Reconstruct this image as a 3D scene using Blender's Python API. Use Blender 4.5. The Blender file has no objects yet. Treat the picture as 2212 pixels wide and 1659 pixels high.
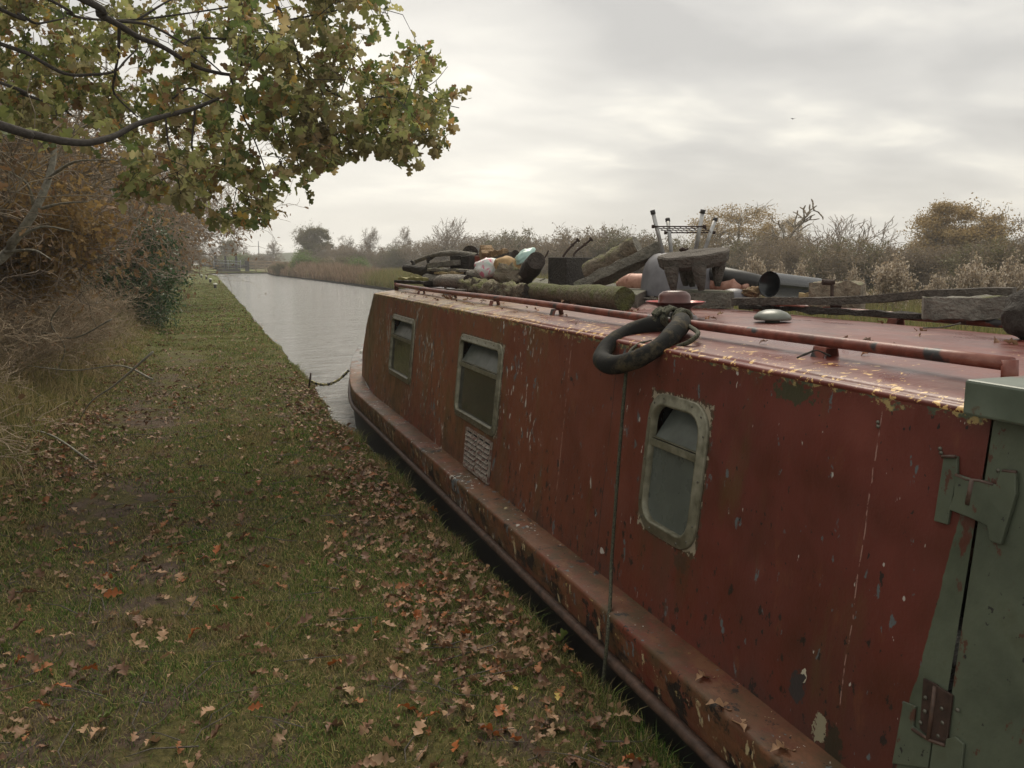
import bpy, math, random
import numpy as np
from mathutils import Vector, Matrix, noise as mn
rnd = random.Random(7); rng = np.random.default_rng(11)
SC = bpy.context.scene; COL = SC.collection
V3 = lambda *a: np.array(a, float)
# ------------------------------------------------------------------ camera
FP = 1789.0; TH = math.radians(8.5); PS = math.atan(666/FP*math.cos(TH))
CR = V3(math.cos(PS), -math.sin(PS), 0)
CF = V3(math.sin(PS)*math.cos(TH), math.cos(PS)*math.cos(TH), -math.sin(TH))
CU = V3(math.sin(PS)*math.sin(TH), math.cos(PS)*math.sin(TH), math.cos(TH))
CC = V3(0, 0, 1.5)
def ray(u, v): return (u-1106)*CR-(v-829.5)*CU+FP*CF
def P(u, v, d): return CC+ray(u, v)/FP*d            # point seen at (u,v) at depth d
def PZ(u, v, z): r = ray(u, v); return CC+(z-1.5)/r[2]*r
def PX(u, v, x): r = ray(u, v); return CC+x/r[0]*r
def S(u, v, off=0.0):                                # point on the cabin side
    r = ray(u, v); n = V3(1, 0, -.1); t = (1.4265-n@CC)/(n@r); return CC+t*r+off*NS
NS = V3(-1, 0, .1)/math.sqrt(1.01)
def SP(y, z, off=0.0): return V3(1.45+.1*(z-.235), y, z)+off*NS
cam = bpy.data.objects.new('camera', bpy.data.cameras.new('camera')); COL.objects.link(cam)
cam.data.sensor_width = 36; cam.data.lens = 36*FP/2212; cam.data.clip_start = .05; cam.data.clip_end = 3000
M = Matrix([[CR[i], CU[i], -CF[i], CC[i]] for i in range(3)]+[[0, 0, 0, 1]]); cam.matrix_world = M
SC.camera = cam
# ------------------------------------------------------------------ materials
class NT:
    def __init__(s, name, rough=.8, metal=0., spec=.5):
        s.m = bpy.data.materials.new(name); s.m.use_nodes = True; s.t = s.m.node_tree; s.n = s.t.nodes
        s.b = s.n['Principled BSDF']; s.set('Roughness', rough); s.set('Metallic', metal); s.set('Specular IOR Level', spec)
        s.geo = s.n.new('ShaderNodeNewGeometry'); s.pos = s.geo.outputs['Position']; s.isl = s.geo.outputs['Random Per Island']
        s.tc = s.n.new('ShaderNodeTexCoord'); s.obj = s.tc.outputs['Object']
        s.oi = s.n.new('ShaderNodeObjectInfo').outputs['Random']
    def link(s, a, b):
        if isinstance(a, (int, float)): b.default_value = a
        elif isinstance(a, (tuple, list)): b.default_value = (*a, 1) if len(a) == 3 and b.type == 'RGBA' else a
        else: s.t.links.new(a, b)
    def set(s, k, v): s.link(v, s.b.inputs[k]); return s
    def col(s, v): return s.set('Base Color', v)
    def mp(s, scale, vec=None, loc=(0, 0, 0)):
        n = s.n.new('ShaderNodeMapping'); s.link(vec or s.pos, n.inputs[0]); n.inputs['Scale'].default_value = scale; n.inputs['Location'].default_value = loc; return n.outputs[0]
    def noise(s, scale, detail=4, vec=None, rough=.55, dist=0):
        n = s.n.new('ShaderNodeTexNoise'); s.link(vec or s.pos, n.inputs['Vector']); n.inputs['Scale'].default_value = scale
        n.inputs['Detail'].default_value = detail; n.inputs['Roughness'].default_value = rough; n.inputs['Distortion'].default_value = dist; return n.outputs['Fac']
    def voro(s, scale, vec=None, out='Distance'):
        n = s.n.new('ShaderNodeTexVoronoi'); s.link(vec or s.pos, n.inputs['Vector']); n.inputs['Scale'].default_value = scale; return n.outputs[out]
    def ramp(s, f, stops, interp='LINEAR'):
        n = s.n.new('ShaderNodeValToRGB'); s.link(f, n.inputs[0]); r = n.color_ramp; r.interpolation = interp
        while len(r.elements) < len(stops): r.elements.new(.5)
        for e, (p, c) in zip(r.elements, stops):
            e.position = p; e.color = (*c, 1) if isinstance(c, (tuple, list)) else (c, c, c, 1)
        return n.outputs[0]
    def mix(s, f, a, b, mode='MIX'):
        n = s.n.new('ShaderNodeMix'); n.data_type = 'RGBA'; n.blend_type = mode; s.link(f, n.inputs[0]); s.link(a, n.inputs[6]); s.link(b, n.inputs[7]); return n.outputs[2]
    def math(s, op, a, b=0., c=None, clamp=False):
        n = s.n.new('ShaderNodeMath'); n.operation = op; n.use_clamp = clamp; s.link(a, n.inputs[0]); s.link(b, n.inputs[1])
        if c is not None: s.link(c, n.inputs[2])
        return n.outputs[0]
    def step(s, f, a, b): return s.ramp(f, [(a, 0.), (b, 1.)])
    def xyz(s, vec=None):
        n = s.n.new('ShaderNodeSeparateXYZ'); s.link(vec or s.pos, n.inputs[0]); return n.outputs
    def rng_(s, v, a, b, c=0., d=1.):
        n = s.n.new('ShaderNodeMapRange'); s.link(v, n.inputs[0])
        for i, k in enumerate((a, b, c, d)): n.inputs[i+1].default_value = k
        return n.outputs[0]
    def bump(s, h, strength=.3, dist=.01):
        n = s.n.new('ShaderNodeBump'); s.link(h, n.inputs['Height']); n.inputs['Strength'].default_value = strength; n.inputs['Distance'].default_value = dist
        s.t.links.new(n.outputs[0], s.b.inputs['Normal']); return s
    def leafy(s, trans=.35):
        d = s.n.new('ShaderNodeBsdfTranslucent'); mx = s.n.new('ShaderNodeMixShader'); mx.inputs[0].default_value = trans
        src = s.b.inputs['Base Color'].links[0].from_socket; s.t.links.new(src, d.inputs[0])
        s.t.links.new(s.b.outputs[0], mx.inputs[1]); s.t.links.new(d.outputs[0], mx.inputs[2])
        s.t.links.new(mx.outputs[0], s.n['Material Output'].inputs[0]); return s
def flat(name, c, rough=.7, metal=0., var=.35, sc=25, bump=.2):
    m = NT(name, rough, metal); f = m.noise(sc, 5, m.obj)
    d = tuple(x*(1-var) for x in c); e = tuple(min(1, x*(1+var)) for x in c)
    m.col(m.ramp(f, [(.25, d), (.75, e)]))
    if bump: m.bump(f, bump, .005)
    return m.m
def leafmat(name, cols, trans=.35, rough=.6):
    m = NT(name, rough, 0, .3); f = m.isl
    m.col(m.mix(.35, m.ramp(f, [((i+.0)/len(cols), c) for i, c in enumerate(cols)], 'CONSTANT'), m.ramp(m.noise(9, 2, m.obj), [(.3, cols[0]), (.7, cols[-1])])))
    return m.leafy(trans).m
def woodmat(name, c, dark=.35, sc=1., moss=0., mosscol=(.075, .08, .018), rough=.85, axis=None):
    m = NT(name, rough)
    g = m.noise(30*sc, 6, m.mp((.15, 1, 1) if axis is None else axis, m.obj), .65, 1.)
    b = m.ramp(g, [(.28, tuple(x*dark for x in c)), (.5, c), (.75, tuple(min(1, x*1.45) for x in c))])
    b = m.mix(m.step(m.noise(5, 3, m.obj), .55, .75), b, tuple(x*.45 for x in c))
    if moss:
        up = m.xyz(m.geo.outputs['Normal'])[2]
        k = m.math('ADD', m.noise(9, 5, m.obj, .7), m.math('MULTIPLY', up, .22))
        b = m.mix(m.step(k, .72-moss*.35, .85-moss*.25), b, m.mix(m.noise(40, 3, m.obj), tuple(x*.4 for x in mosscol), tuple(x*1.9 for x in mosscol)))
    m.col(b); m.bump(m.math('ADD', g, m.math('ADD', m.noise(60, 3, m.obj), m.noise(18, 5, m.obj, .7))), .9, .02); return m.m
MT = {}
WIN = [(6.322, 7.15, .525, 1.04, .07, 'glassd'), (4.27, 5.093, .518, 1.038, .07, 'glassd'), (2.262, 2.648, .522, 1.028, .10, 'glassm')]
# boat paint -------------------------------------------------------
def boatpaint(name, kind):
    m = NT(name, .42, 0, .45); x, y, z = m.xyz()
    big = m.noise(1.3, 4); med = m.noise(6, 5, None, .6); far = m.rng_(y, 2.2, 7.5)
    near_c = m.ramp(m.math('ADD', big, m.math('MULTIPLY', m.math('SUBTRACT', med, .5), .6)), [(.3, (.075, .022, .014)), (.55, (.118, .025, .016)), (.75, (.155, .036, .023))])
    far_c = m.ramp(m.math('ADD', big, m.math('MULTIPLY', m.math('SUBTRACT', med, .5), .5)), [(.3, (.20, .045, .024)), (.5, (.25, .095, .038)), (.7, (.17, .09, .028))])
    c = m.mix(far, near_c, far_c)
    # olive algae streaks running down, mostly toward the bow
    st = m.noise(3.5, 5, m.mp((1, 1, .22)), .6, .4)
    k = m.math('ADD', st, m.math('MULTIPLY', m.math('SUBTRACT', far, .5), .18))
    c = m.mix(m.math('MULTIPLY', m.step(k, .53, .72), .7), c, (.085, .075, .020))
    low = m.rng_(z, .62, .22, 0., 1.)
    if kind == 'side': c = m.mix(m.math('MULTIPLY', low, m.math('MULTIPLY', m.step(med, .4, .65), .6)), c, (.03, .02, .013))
    if kind == 'side':
        sp = m.math('ADD', m.noise(26, 5, m.mp((1, 1, .7), None, (4, 4, 4)), .6), m.math('MULTIPLY', m.rng_(z, .75, .25), .09)); c = m.mix(m.step(sp, .675, .69), c, (.022, .014, .011))
    if kind in ('gunwale', 'hull'):
        c = m.mix(m.math('MULTIPLY', m.step(m.noise(4, 5, None, .65), .4, .6), .85), c, (.125, .058, .03)); c = m.mix(m.math('MULTIPLY', m.step(m.noise(7, 6, m.mp((1, .6, 1), None, (2, 0, 0)), .72), .44, .58), .75), c, (.062, .045, .02)); c = m.mix(m.rng_(y, 9.2, 9.9), c, (.22, .215, .21)); m.set('Specular IOR Level', .3)
        fc = m.math('MULTIPLY', m.rng_(z, .225, .20), .07)
        c = m.mix(m.step(m.math('ADD', m.noise(13, 6, m.mp((1, .8, .8), None, (8, 1, 1)), .68), fc), .605, .62), c, (.018, .014, .012))
        c = m.mix(m.step(m.math('ADD', m.noise(21, 5, m.mp((1, 1, .5), None, (1, 5, 1)), .6), fc), .685, .70), c, (.40, .33, .19))
        c = m.mix(m.step(m.noise(14, 6, None, .7), .60, .64), c, (.022, .017, .014))
        c = m.mix(m.step(m.noise(9, 6, m.mp((1, .5, 1), None, (3, 1, 2)), .7), .52, .62), c, (.15, .065, .032))
        c = m.mix(m.step(m.noise(30, 5, m.mp((1, .6, 1), None, (9, 2, 1)), .7), .66, .70), c, (.33, .25, .10))
    if kind == 'roof':
        c = m.mix(m.step(m.noise(4, 6, None, .65), .35, .65), (.095, .018, .013), (.155, .034, .023))
        c = m.mix(m.math('MULTIPLY', m.step(m.noise(9, 5, m.mp((1, .35, 1)), .7), .5, .68), .7), c, (.07, .025, .018))
        f = m.math('MULTIPLY', m.rng_(y, 3.7, 5.2), m.rng_(x, 2.1, 1.6)); c = m.mix(m.math('MULTIPLY', m.math('MULTIPLY', f, m.step(m.noise(24, 4, m.mp((.25, 1, 1)), .6), .42, .6)), .85), c, (.36, .29, .11))
        edge = m.rng_(x, 1.9, 1.56)
        ch = m.noise(46, 4, m.mp((.8, .8, 1), None, (4, 7, 0)), .62)
        k = m.math('ADD', m.math('ADD', ch, m.math('MULTIPLY', edge, .12)), m.math('MULTIPLY', m.math('SUBTRACT', m.noise(3.2, 3), .5), .22))
        c = m.mix(m.step(k, .70, .715), c, (.62, .40, .15))
        sc = m.noise(30, 3, m.mp((.2, 1.6, 1)), .6); c = m.mix(m.math('MULTIPLY', m.step(sc, .66, .7), .7), c, (.35, .2, .13))
    # peeled flecks, stretched down the side
    msk = m.step(m.noise(1.7, 3, m.mp((1, 1, .6), None, (5, 3, 1)), .6), .44, .62)
    n1 = m.noise(38, 3, m.mp((1, 1, .38)), .55); n2 = m.noise(24, 4, m.mp((1, 1, .5), None, (7, 7, 7)), .6)
    if kind != 'roof':
        msk = m.math('MULTIPLY', msk, m.math('ADD', .25, m.math('MULTIPLY', m.rng_(y, 3.0, 3.6), .75))); thr = m.math('ADD', n1, m.math('MULTIPLY', msk, .125))
        c = m.mix(m.step(m.math('ADD', n2, m.math('MULTIPLY', msk, .09)), .67, .69), c, (.10, .115, .12))
        c = m.mix(m.step(thr, .73, .745), c, (.42, .40, .36))
        c = m.mix(m.step(m.noise(55, 2, m.mp((1, 1, .7), None, (1, 8, 3)), .5), .71, .73), c, (.016, .012, .011))
        rs = m.noise(11, 5, m.mp((1, 1, .5), None, (2, 2, 9)), .65); c = m.mix(m.math('MULTIPLY', m.step(rs, .6, .72), .55), c, (.15, .055, .022))
    if kind == 'side':
        for (wy0, wy1, wz0, wz1, wr, wg) in WIN:
            dy = m.math('SUBTRACT', m.math('ABSOLUTE', m.math('SUBTRACT', y, (wy0+wy1)/2)), (wy1-wy0)/2); dz = m.math('SUBTRACT', m.math('ABSOLUTE', m.math('SUBTRACT', z, (wz0+wz1)/2)), (wz1-wz0)/2)
            dd = m.math('MAXIMUM', dy, dz); nn = m.noise(30, 5, None, .7)
            run = m.math('MULTIPLY', m.rng_(z, wz0-.26, wz0, 0., 1.), m.math('MULTIPLY', m.rng_(dy, .06, -.04), m.math('LESS_THAN', z, (wz0+wz1)/2)))
            c = m.mix(m.math('MULTIPLY', m.math('MULTIPLY', run, m.step(m.noise(16, 4, m.mp((1, 1, .12)), .6), .38, .6)), .75), c, (.07, .038, .016))
            c = m.mix(m.math('MULTIPLY', m.math('LESS_THAN', m.math('ADD', dd, m.math('MULTIPLY', m.math('SUBTRACT', nn, .5), .09)), .006), .85), c, (.06, .045, .025))
            c = m.mix(m.math('LESS_THAN', m.math('ADD', dd, m.math('MULTIPLY', m.math('SUBTRACT', m.noise(44, 5, m.mp((1, 1, 1), None, (5, 1, 3)), .7), .5), .11)), -.004), c, (.30, .26, .19))
        # weld seams with flaked white line
        for yy, wd, cc, th in ((1.56, .0017, (.30, .18, .15), .50), (3.40, .003, (.3, .17, .13), .5), (5.72, .004, (.03, .02, .012), .3), (2.95, .003, (.05, .02, .015), .4)):
            d = m.math('ABSOLUTE', m.math('SUBTRACT', m.math('ADD', y, m.math('MULTIPLY', m.noise(9, 4), .022)), yy+.011))
            l = m.math('MULTIPLY', m.math('LESS_THAN', d, wd), m.step(m.noise(38 if th > .47 else 13, 3), th-.03, th+.04)); c = m.mix(l, c, cc)
        # patches lost to bare undercoat: centre y, z, radii, colour
        for (uu, vv, ry, rz, cc) in ((1715, 848, .085, .028, (.045, .042, .02)), (1770, 1575, .026, .04, (.25, .23, .15)), (1800, 1612, .03, .05, (.03, .022, .012)), (1735, 1462, .010, .022, (.45, .42, .32)), (1722, 1485, .03, .04, (.035, .03, .03)), (1470, 1215, .05, .03, (.06, .03, .016)), (1300, 1190, .02, .012, (.4, .38, .35))):
            q = S(uu, vv); a = m.math('DIVIDE', m.math('SUBTRACT', y, float(q[1])), ry); b = m.math('DIVIDE', m.math('SUBTRACT', z, float(q[2])), rz)
            d = m.math('ADD', m.math('ADD', m.math('MULTIPLY', a, a), m.math('MULTIPLY', b, b)), m.math('MULTIPLY', m.math('SUBTRACT', m.noise(42, 5, None, .65), .5), 5.5))
            c = m.mix(m.math('MULTIPLY', m.math('LESS_THAN', d, 1.), 1.), c, cc)
        # crust of old cream and green paint along the top edge
        e = m.math('ADD', m.rng_(z, 1.10, 1.18, 0., .42), m.noise(34, 6, m.mp((1, .6, 1)), .7))
        c = m.mix(m.step(e, .83, .86), c, m.mix(m.step(m.noise(30, 4), .45, .55), (.34, .25, .10), (.06, .075, .045)))
        # green painted end
        gy = m.math('ADD', m.math('ADD', y, m.math('MULTIPLY', z, .10)), m.math('MULTIPLY', m.math('SUBTRACT', m.noise(9, 4), .5), .035))
        g = m.math('LESS_THAN', gy, 1.398)
        gc = m.ramp(med, [(.35, (.06, .073, .048)), (.6, (.095, .112, .075)), (.8, (.06, .07, .035))])
        gc = m.mix(m.step(m.noise(10, 5, m.mp((1, 1, .5), None, (3, 3, 0)), .65), .6, .63), gc, (.085, .03, .02))
        gg = m.math('MULTIPLY', g, m.step(m.math('ADD', m.rng_(z, 1.0, .85, 0., 1.), m.math('MULTIPLY', m.noise(12, 4), .6)), .4, .5)); c = m.mix(gg, c, gc)
    m.col(c)
    h = m.math('ADD', m.math('MULTIPLY', n1, .6), m.math('ADD', m.noise(5, 3), m.math('MULTIPLY', m.noise(90, 3), .5)))
    if kind == 'roof':
        m.set('Roughness', m.ramp(m.noise(5, 5, m.mp((1, .5, 1)), .6), [(.35, .22), (.65, .55)])); m.set('Specular IOR Level', .42)
        m.bump(h, .22, .006)
    else:
        m.set('Roughness', m.ramp(med, [(.3, .38), (.7, .68)])); m.bump(h, .35, .006)
    return m.m
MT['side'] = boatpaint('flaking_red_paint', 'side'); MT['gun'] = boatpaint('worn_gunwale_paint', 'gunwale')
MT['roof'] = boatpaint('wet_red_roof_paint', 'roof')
MT['hull'] = flat('black_hull', (.012, .011, .010), .55, 0, .5, 12)
m = NT('green_paint', .5); n = m.noise(6, 5, None, .6); c = m.ramp(n, [(.3, (.06, .073, .05)), (.6, (.095, .112, .076)), (.8, (.06, .065, .035))])
c = m.mix(m.step(m.noise(19, 5, m.mp((1, 1, .6)), .7), .60, .63), c, (.085, .035, .022)); c = m.mix(m.step(m.noise(45, 3), .68, .7), c, (.02, .02, .018)); m.col(c); m.bump(m.noise(30, 5), .35, .006); MT['green'] = m.m
m = NT('pale_green_hatch_paint', .4); c = m.ramp(m.noise(6, 5), [(.3, (.075, .095, .07)), (.7, (.15, .18, .14))]); c = m.mix(m.step(m.noise(14, 5), .6, .64), c, (.11, .05, .03)); m.col(c); m.bump(m.noise(40, 4), .2, .004); MT['pgreen'] = m.m
MT['deck'] = flat('grey_deck_paint', (.28, .29, .29), .45, 0, .35, 8)
MT['strake'] = flat('rusty_strake', (.07, .04, .028), .6, 0, .7, 30, .5)
m = NT('rusty_red_rail', .42); n = m.noise(14, 5); c = m.ramp(n, [(.3, (.05, .022, .016)), (.5, (.17, .045, .03)), (.7, (.26, .10, .07))]); c = m.mix(m.step(m.noise(7, 3), .6, .64), c, (.03, .03, .032)); m.col(c); m.bump(m.noise(120, 4), .3, .003); MT['rail'] = m.m
m = NT('window_frame_metal', .4, .35); n = m.noise(25, 4); m.col(m.ramp(n, [(.3, (.10, .095, .06)), (.6, (.21, .20, .145)), (.8, (.28, .27, .21))])); m.bump(n, .2, .003); MT['frame'] = m.m
def glass(name, a, b, r=.1):
    m = NT(name, r, 0, .6); m.col(m.ramp(m.noise(9, 5, None, .65), [(.3, a), (.7, b)])); m.set('Roughness', m.ramp(m.noise(14, 5), [(.3, r), (.7, r+.16)])); m.bump(m.noise(7, 3), .3, .006); return m.m
MT['glassd'] = glass('dark_algae_glass', (.010, .012, .011), (.030, .034, .029), .04)  # dark interior and mottled hedge reflections painted into the opaque pane colour
MT['glassm'] = glass('milky_lower_glass', (.065, .075, .068), (.10, .115, .10), .22)
MT['hopper'] = glass('grey_hopper_glass', (.06, .068, .058), (.12, .135, .12), .3)
MT['inside'] = flat('dark_interior', (.008, .008, .007), .9, 0, .2)
m = NT('flaked_grille_paint', .7); m.col(m.mix(m.step(m.noise(50, 4), .48, .60), (.25, .22, .185), (.13, .06, .045))); m.bump(m.noise(60, 4), .5, .005); MT['grille'] = m.m
MT['screw'] = flat('screw_steel', (.12, .115, .09), .5, .4)
# woods
MT['moss'] = woodmat('mossy_log_bark', (.13, .105, .065), .4, 1.2, .68)
MT['mossend'] = woodmat('mossy_cut_end', (.06, .055, .025), .5, 1., .75, axis=(1, 1, 1))
MT['birch'] = woodmat('pale_birch_bark', (.26, .24, .21), .35, 1.2, 0, axis=(1, .4, 1))
MT['bark'] = woodmat('lichened_bark', (.17, .14, .10), .2, .8, .35, (.13, .13, .05))
MT['timber'] = woodmat('weathered_timber', (.17, .155, .125), .4, 1., .12, (.09, .10, .05))
MT['timberd'] = woodmat('dark_wet_timber', (.042, .036, .03), .5, 1.)
MT['plank'] = woodmat('grey_brown_plank', (.10, .085, .07), .5, 1.)
MT['plankl'] = woodmat('silvery_plank', (.21, .195, .165), .5, 1., .1)
MT['yellow'] = flat('yellow_green_plank', (.28, .25, .09), .7, 0, .25)
MT['pale'] = woodmat('fresh_pale_board', (.42, .32, .17), .75, .8)
MT['split'] = woodmat('split_firewood', (.33, .22, .12), .5, 1.)
MT['darkend'] = woodmat('dark_sawn_end', (.055, .042, .034), .5, .6, axis=(1, 1, 1))
MT['iron'] = flat('rusty_iron', (.045, .025, .018), .7, .3, .6, 40, .5)
m = NT('copper_pink_metal', .42, .1); m.col(m.mix(m.step(m.noise(8, 6, m.obj, .65), .55, .68), m.ramp(m.noise(30, 4, m.obj), [(.3, (.42, .21, .155)), (.7, (.58, .33, .25))]), (.27, .09, .05))); m.bump(m.noise(12, 4, m.obj), .4, .02); MT['copper'] = m.m
MT['tub'] = flat('grey_enamel', (.18, .176, .19), .4, 0, .35, 10, .15)
MT['alu'] = flat('dull_aluminium_tube', (.42, .42, .41), .38, .45, .3, 30, .1)
MT['cap'] = flat('dark_rubber', (.03, .028, .027), .6, 0, .4)
MT['rubber'] = flat('black_fender_rubber', (.028, .027, .025), .5, 0, .45, 14, .3)
m = NT('muddy_fender_rubber', .8, 0, .18); m.col(m.mix(m.step(m.noise(11, 6, None, .7), .50, .62), (.014, .014, .013), (.075, .06, .035))); m.bump(m.noise(60, 4), .25, .004); MT['fender'] = m.m
m = NT('algae_rope', .85); w = m.noise(160, 3); m.col(m.ramp(w, [(.35, (.022, .022, .014)), (.65, (.085, .085, .05))])); m.bump(m.noise(220, 1), 1., .004); MT['rope'] = m.m
MT['blackplastic'] = flat('black_plastic', (.018, .02, .022), .22, 0, .3, 6, .05)
MT['dishred'] = flat('red_enamel', (.42, .035, .022), .25, 0, .25, 12, .1)
MT['dishdark'] = flat('maroon_iron', (.06, .022, .02), .3, .1, .5, 12, .2)
MT['capbrown'] = flat('brown_enamel_cap', (.085, .032, .026), .32, 0, .5, 14, .2)
MT['vent'] = flat('grey_green_vent', (.14, .15, .125), .35, 0, .35, 16, .1)
MT['stone'] = woodmat('tan_rough_block', (.27, .22, .16), .5, 1., .35, (.12, .12, .06), axis=(1, 1, 1))
m = NT('pink_white_plastic', .35); m.col(m.ramp(m.noise(18, 3, m.obj, .5, .6), [(.40, (.72, .22, .32)), (.46, (.74, .73, .72)), (.62, (.70, .74, .72)), (.7, (.52, .70, .64))])); MT['bagpink'] = m.m
MT['bagmint'] = flat('mint_plastic', (.42, .6, .55), .35, 0, .2, 8, .3)
MT['sack'] = flat('tan_sack', (.42, .28, .14), .8, 0, .3, 22, .4)
MT['crate'] = flat('red_brown_crate', (.22, .06, .04), .6)
MT['white'] = flat('white_paint', (.75, .75, .70), .6, 0, .15)
MT['blackp'] = flat('black_paint', (.025, .025, .025), .5)
MT['greyrail'] = flat('grey_rail_paint', (.38, .40, .42), .5)
MT['fence'] = flat('pale_fence_wood', (.33, .25, .18), .8)
MT['brick'] = flat('lock_stone', (.14, .12, .10), .85)
MT['slate'] = flat('slate_roof', (.06, .06, .065), .6)
# ------------------------------------------------------------------ mesh helpers
def fast(name, V, F):
    me = bpy.data.meshes.new(name); V = np.asarray(V, np.float32); F = [np.asarray(f, np.int32) for f in F if len(f)]
    me.vertices.add(len(V)); me.vertices.foreach_set('co', V.ravel())
    nl = sum(f.size for f in F); nf = sum(len(f) for f in F)
    me.loops.add(nl); me.polygons.add(nf); me.loops.foreach_set('vertex_index', np.concatenate([f.ravel() for f in F]))
    tot = np.concatenate([np.full(len(f), f.shape[1], np.int32) for f in F]); st = np.concatenate([[0], np.cumsum(tot)[:-1]]).astype(np.int32)
    me.polygons.foreach_set('loop_start', st); me.update(calc_edges=True); me.validate(); return me
def tag(o, label=None, cat=None, group=None, kind=None):
    if label: o['label'] = label
    if cat: o['category'] = cat
    if group: o['group'] = group
    if kind: o['kind'] = kind
    return o
def link(name, me, mats, parent=None, smooth=False):
    o = bpy.data.objects.new(name, me); COL.objects.link(o)
    for k in (mats if isinstance(mats, (list, tuple)) else [mats]): me.materials.append(k)
    if smooth: me.polygons.foreach_set('use_smooth', np.ones(len(me.polygons), bool))
    if parent: o.parent = parent
    return o
def empty(name, loc, label=None, cat=None, group=None):
    o = bpy.data.objects.new(name, None); COL.objects.link(o); o.location = tuple(float(v) for v in loc); o.empty_display_size = .2
    return tag(o, label, cat, group)
class MB:
    def __init__(s): s.v = []; s.f = []; s.mi = []; s.n = 0
    def add(s, V, F, mi=0):
        V = [tuple(map(float, p)) for p in V]; s.v += V
        for f in F: s.f.append([i+s.n for i in f]); s.mi.append(mi)
        s.n += len(V); return s
    def box(s, c, sx, sy, sz, mi=0, R=None):
        vs = [V3(i*sx/2, j*sy/2, k*sz/2) for i in (-1, 1) for j in (-1, 1) for k in (-1, 1)]
        if R is not None: vs = [R@p for p in vs]
        return s.add([p+np.asarray(c) for p in vs], [(0, 1, 3, 2), (4, 6, 7, 5), (0, 4, 5, 1), (2, 3, 7, 6), (0, 2, 6, 4), (1, 5, 7, 3)], mi)
    def prism(s, poly, h, mi=0):      # poly: list of 3-D points, h: extrusion vector
        n = len(poly); A = [np.asarray(p, float) for p in poly]; B = [p+h for p in A]
        return s.add(A+B, [list(range(n))[::-1], [n+i for i in range(n)]]+[(i, (i+1) % n, n+(i+1) % n, n+i) for i in range(n)], mi)
    def tube(s, pts, r, k=10, mi=0, cap=True, nz=0., sc=8., squash=1., up=(0, 0, 1), seed=0, bend=None):
        pts = [np.asarray(p, float) for p in pts]; n = len(pts); rr = r if hasattr(r, '__len__') else [r]*n; V = []
        for i, p in enumerate(pts):
            t = pts[min(i+1, n-1)]-pts[max(i-1, 0)]; t = t/np.linalg.norm(t); a = np.cross(t, up)
            if np.linalg.norm(a) < .05: a = np.cross(t, (1, 0, 0))
            a /= np.linalg.norm(a); b = np.cross(a, t)
            for j in range(k):
                an = 2*math.pi*j/k; q = a*math.cos(an)+b*math.sin(an)*squash; w = p+q*rr[i]
                f = 1+(nz*mn.noise(Vector(w*sc)+Vector((seed, seed*2, 0)))+nz*.5*mn.noise(Vector(w*sc*3)) if nz else 0)
                V.append(p+q*rr[i]*f)
        F = [(i*k+j, i*k+(j+1) % k, (i+1)*k+(j+1) % k, (i+1)*k+j) for i in range(n-1) for j in range(k)]
        s.add(V, F, mi)
        if cap:
            base = s.n-n*k
            for e, o in ((0, 1), (n-1, -1)):
                s.v.append(tuple(np.mean(V[e*k:(e+1)*k], 0))); ci = s.n; s.n += 1
                for j in range(k):
                    a_, b_ = base+e*k+j, base+e*k+(j+1) % k
                    s.f.append([ci, b_, a_] if o == 1 else [ci, a_, b_]); s.mi.append(cap if isinstance(cap, int) and cap > 1 else mi)
        return s
    def lathe(s, c, prof, k=28, mi=0, R=None):
        V = []
        for (r, z) in prof:
            for j in range(k):
                a = 2*math.pi*j/k; p = V3(r*math.cos(a), r*math.sin(a), z); V.append((R@p if R is not None else p)+np.asarray(c))
        return s.add(V, [(i*k+j, i*k+(j+1) % k, (i+1)*k+(j+1) % k, (i+1)*k+j) for i in range(len(prof)-1) for j in range(k)], mi)
    def build(s, name, mats, parent=None, smooth=False, loc=None, bevel=0, sub=0, label=None):
        o = V3(*parent_loc(parent)) if parent else (np.asarray(loc, float) if loc is not None else V3(0, 0, 0))
        me = bpy.data.meshes.new(name); me.from_pydata([tuple(np.asarray(p)-o) for p in s.v], [], s.f)
        me.polygons.foreach_set('material_index', np.array(s.mi, np.int32))
        ob = link(name, me, mats, parent, smooth)
        if not parent: ob.location = tuple(o)
        if bevel:
            b = ob.modifiers.new('b', 'BEVEL'); b.width = bevel; b.segments = 2; b.limit_method = 'ANGLE'
        if label: ob['label'] = label
        return ob
def parent_loc(o):
    l = V3(*o.location)
    while o.parent: o = o.parent; l = l+V3(*o.location)
    return l
def lerp(a, b, t): return np.asarray(a)*(1-t)+np.asarray(b)*t
def path(pts, n=8):                       # Catmull-Rom through pts
    pts = [np.asarray(p, float) for p in pts]; Q = [2*pts[0]-pts[1]]+pts+[2*pts[-1]-pts[-2]]; out = []
    for i in range(1, len(Q)-2):
        for k in range(n):
            t = k/n; p0, p1, p2, p3 = Q[i-1:i+3]
            out.append(.5*((2*p1)+(p2-p0)*t+(2*p0-5*p1+4*p2-p3)*t*t+(-p0+3*p1-3*p2+p3)*t**3))
    out.append(pts[-1]); return out
def frame(t, up=(0, 0, 1)):
    t = np.asarray(t, float); t = t/np.linalg.norm(t); a = np.cross(up, t); a /= np.linalg.norm(a); return np.array([t, a, np.cross(t, a)]).T
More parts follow.
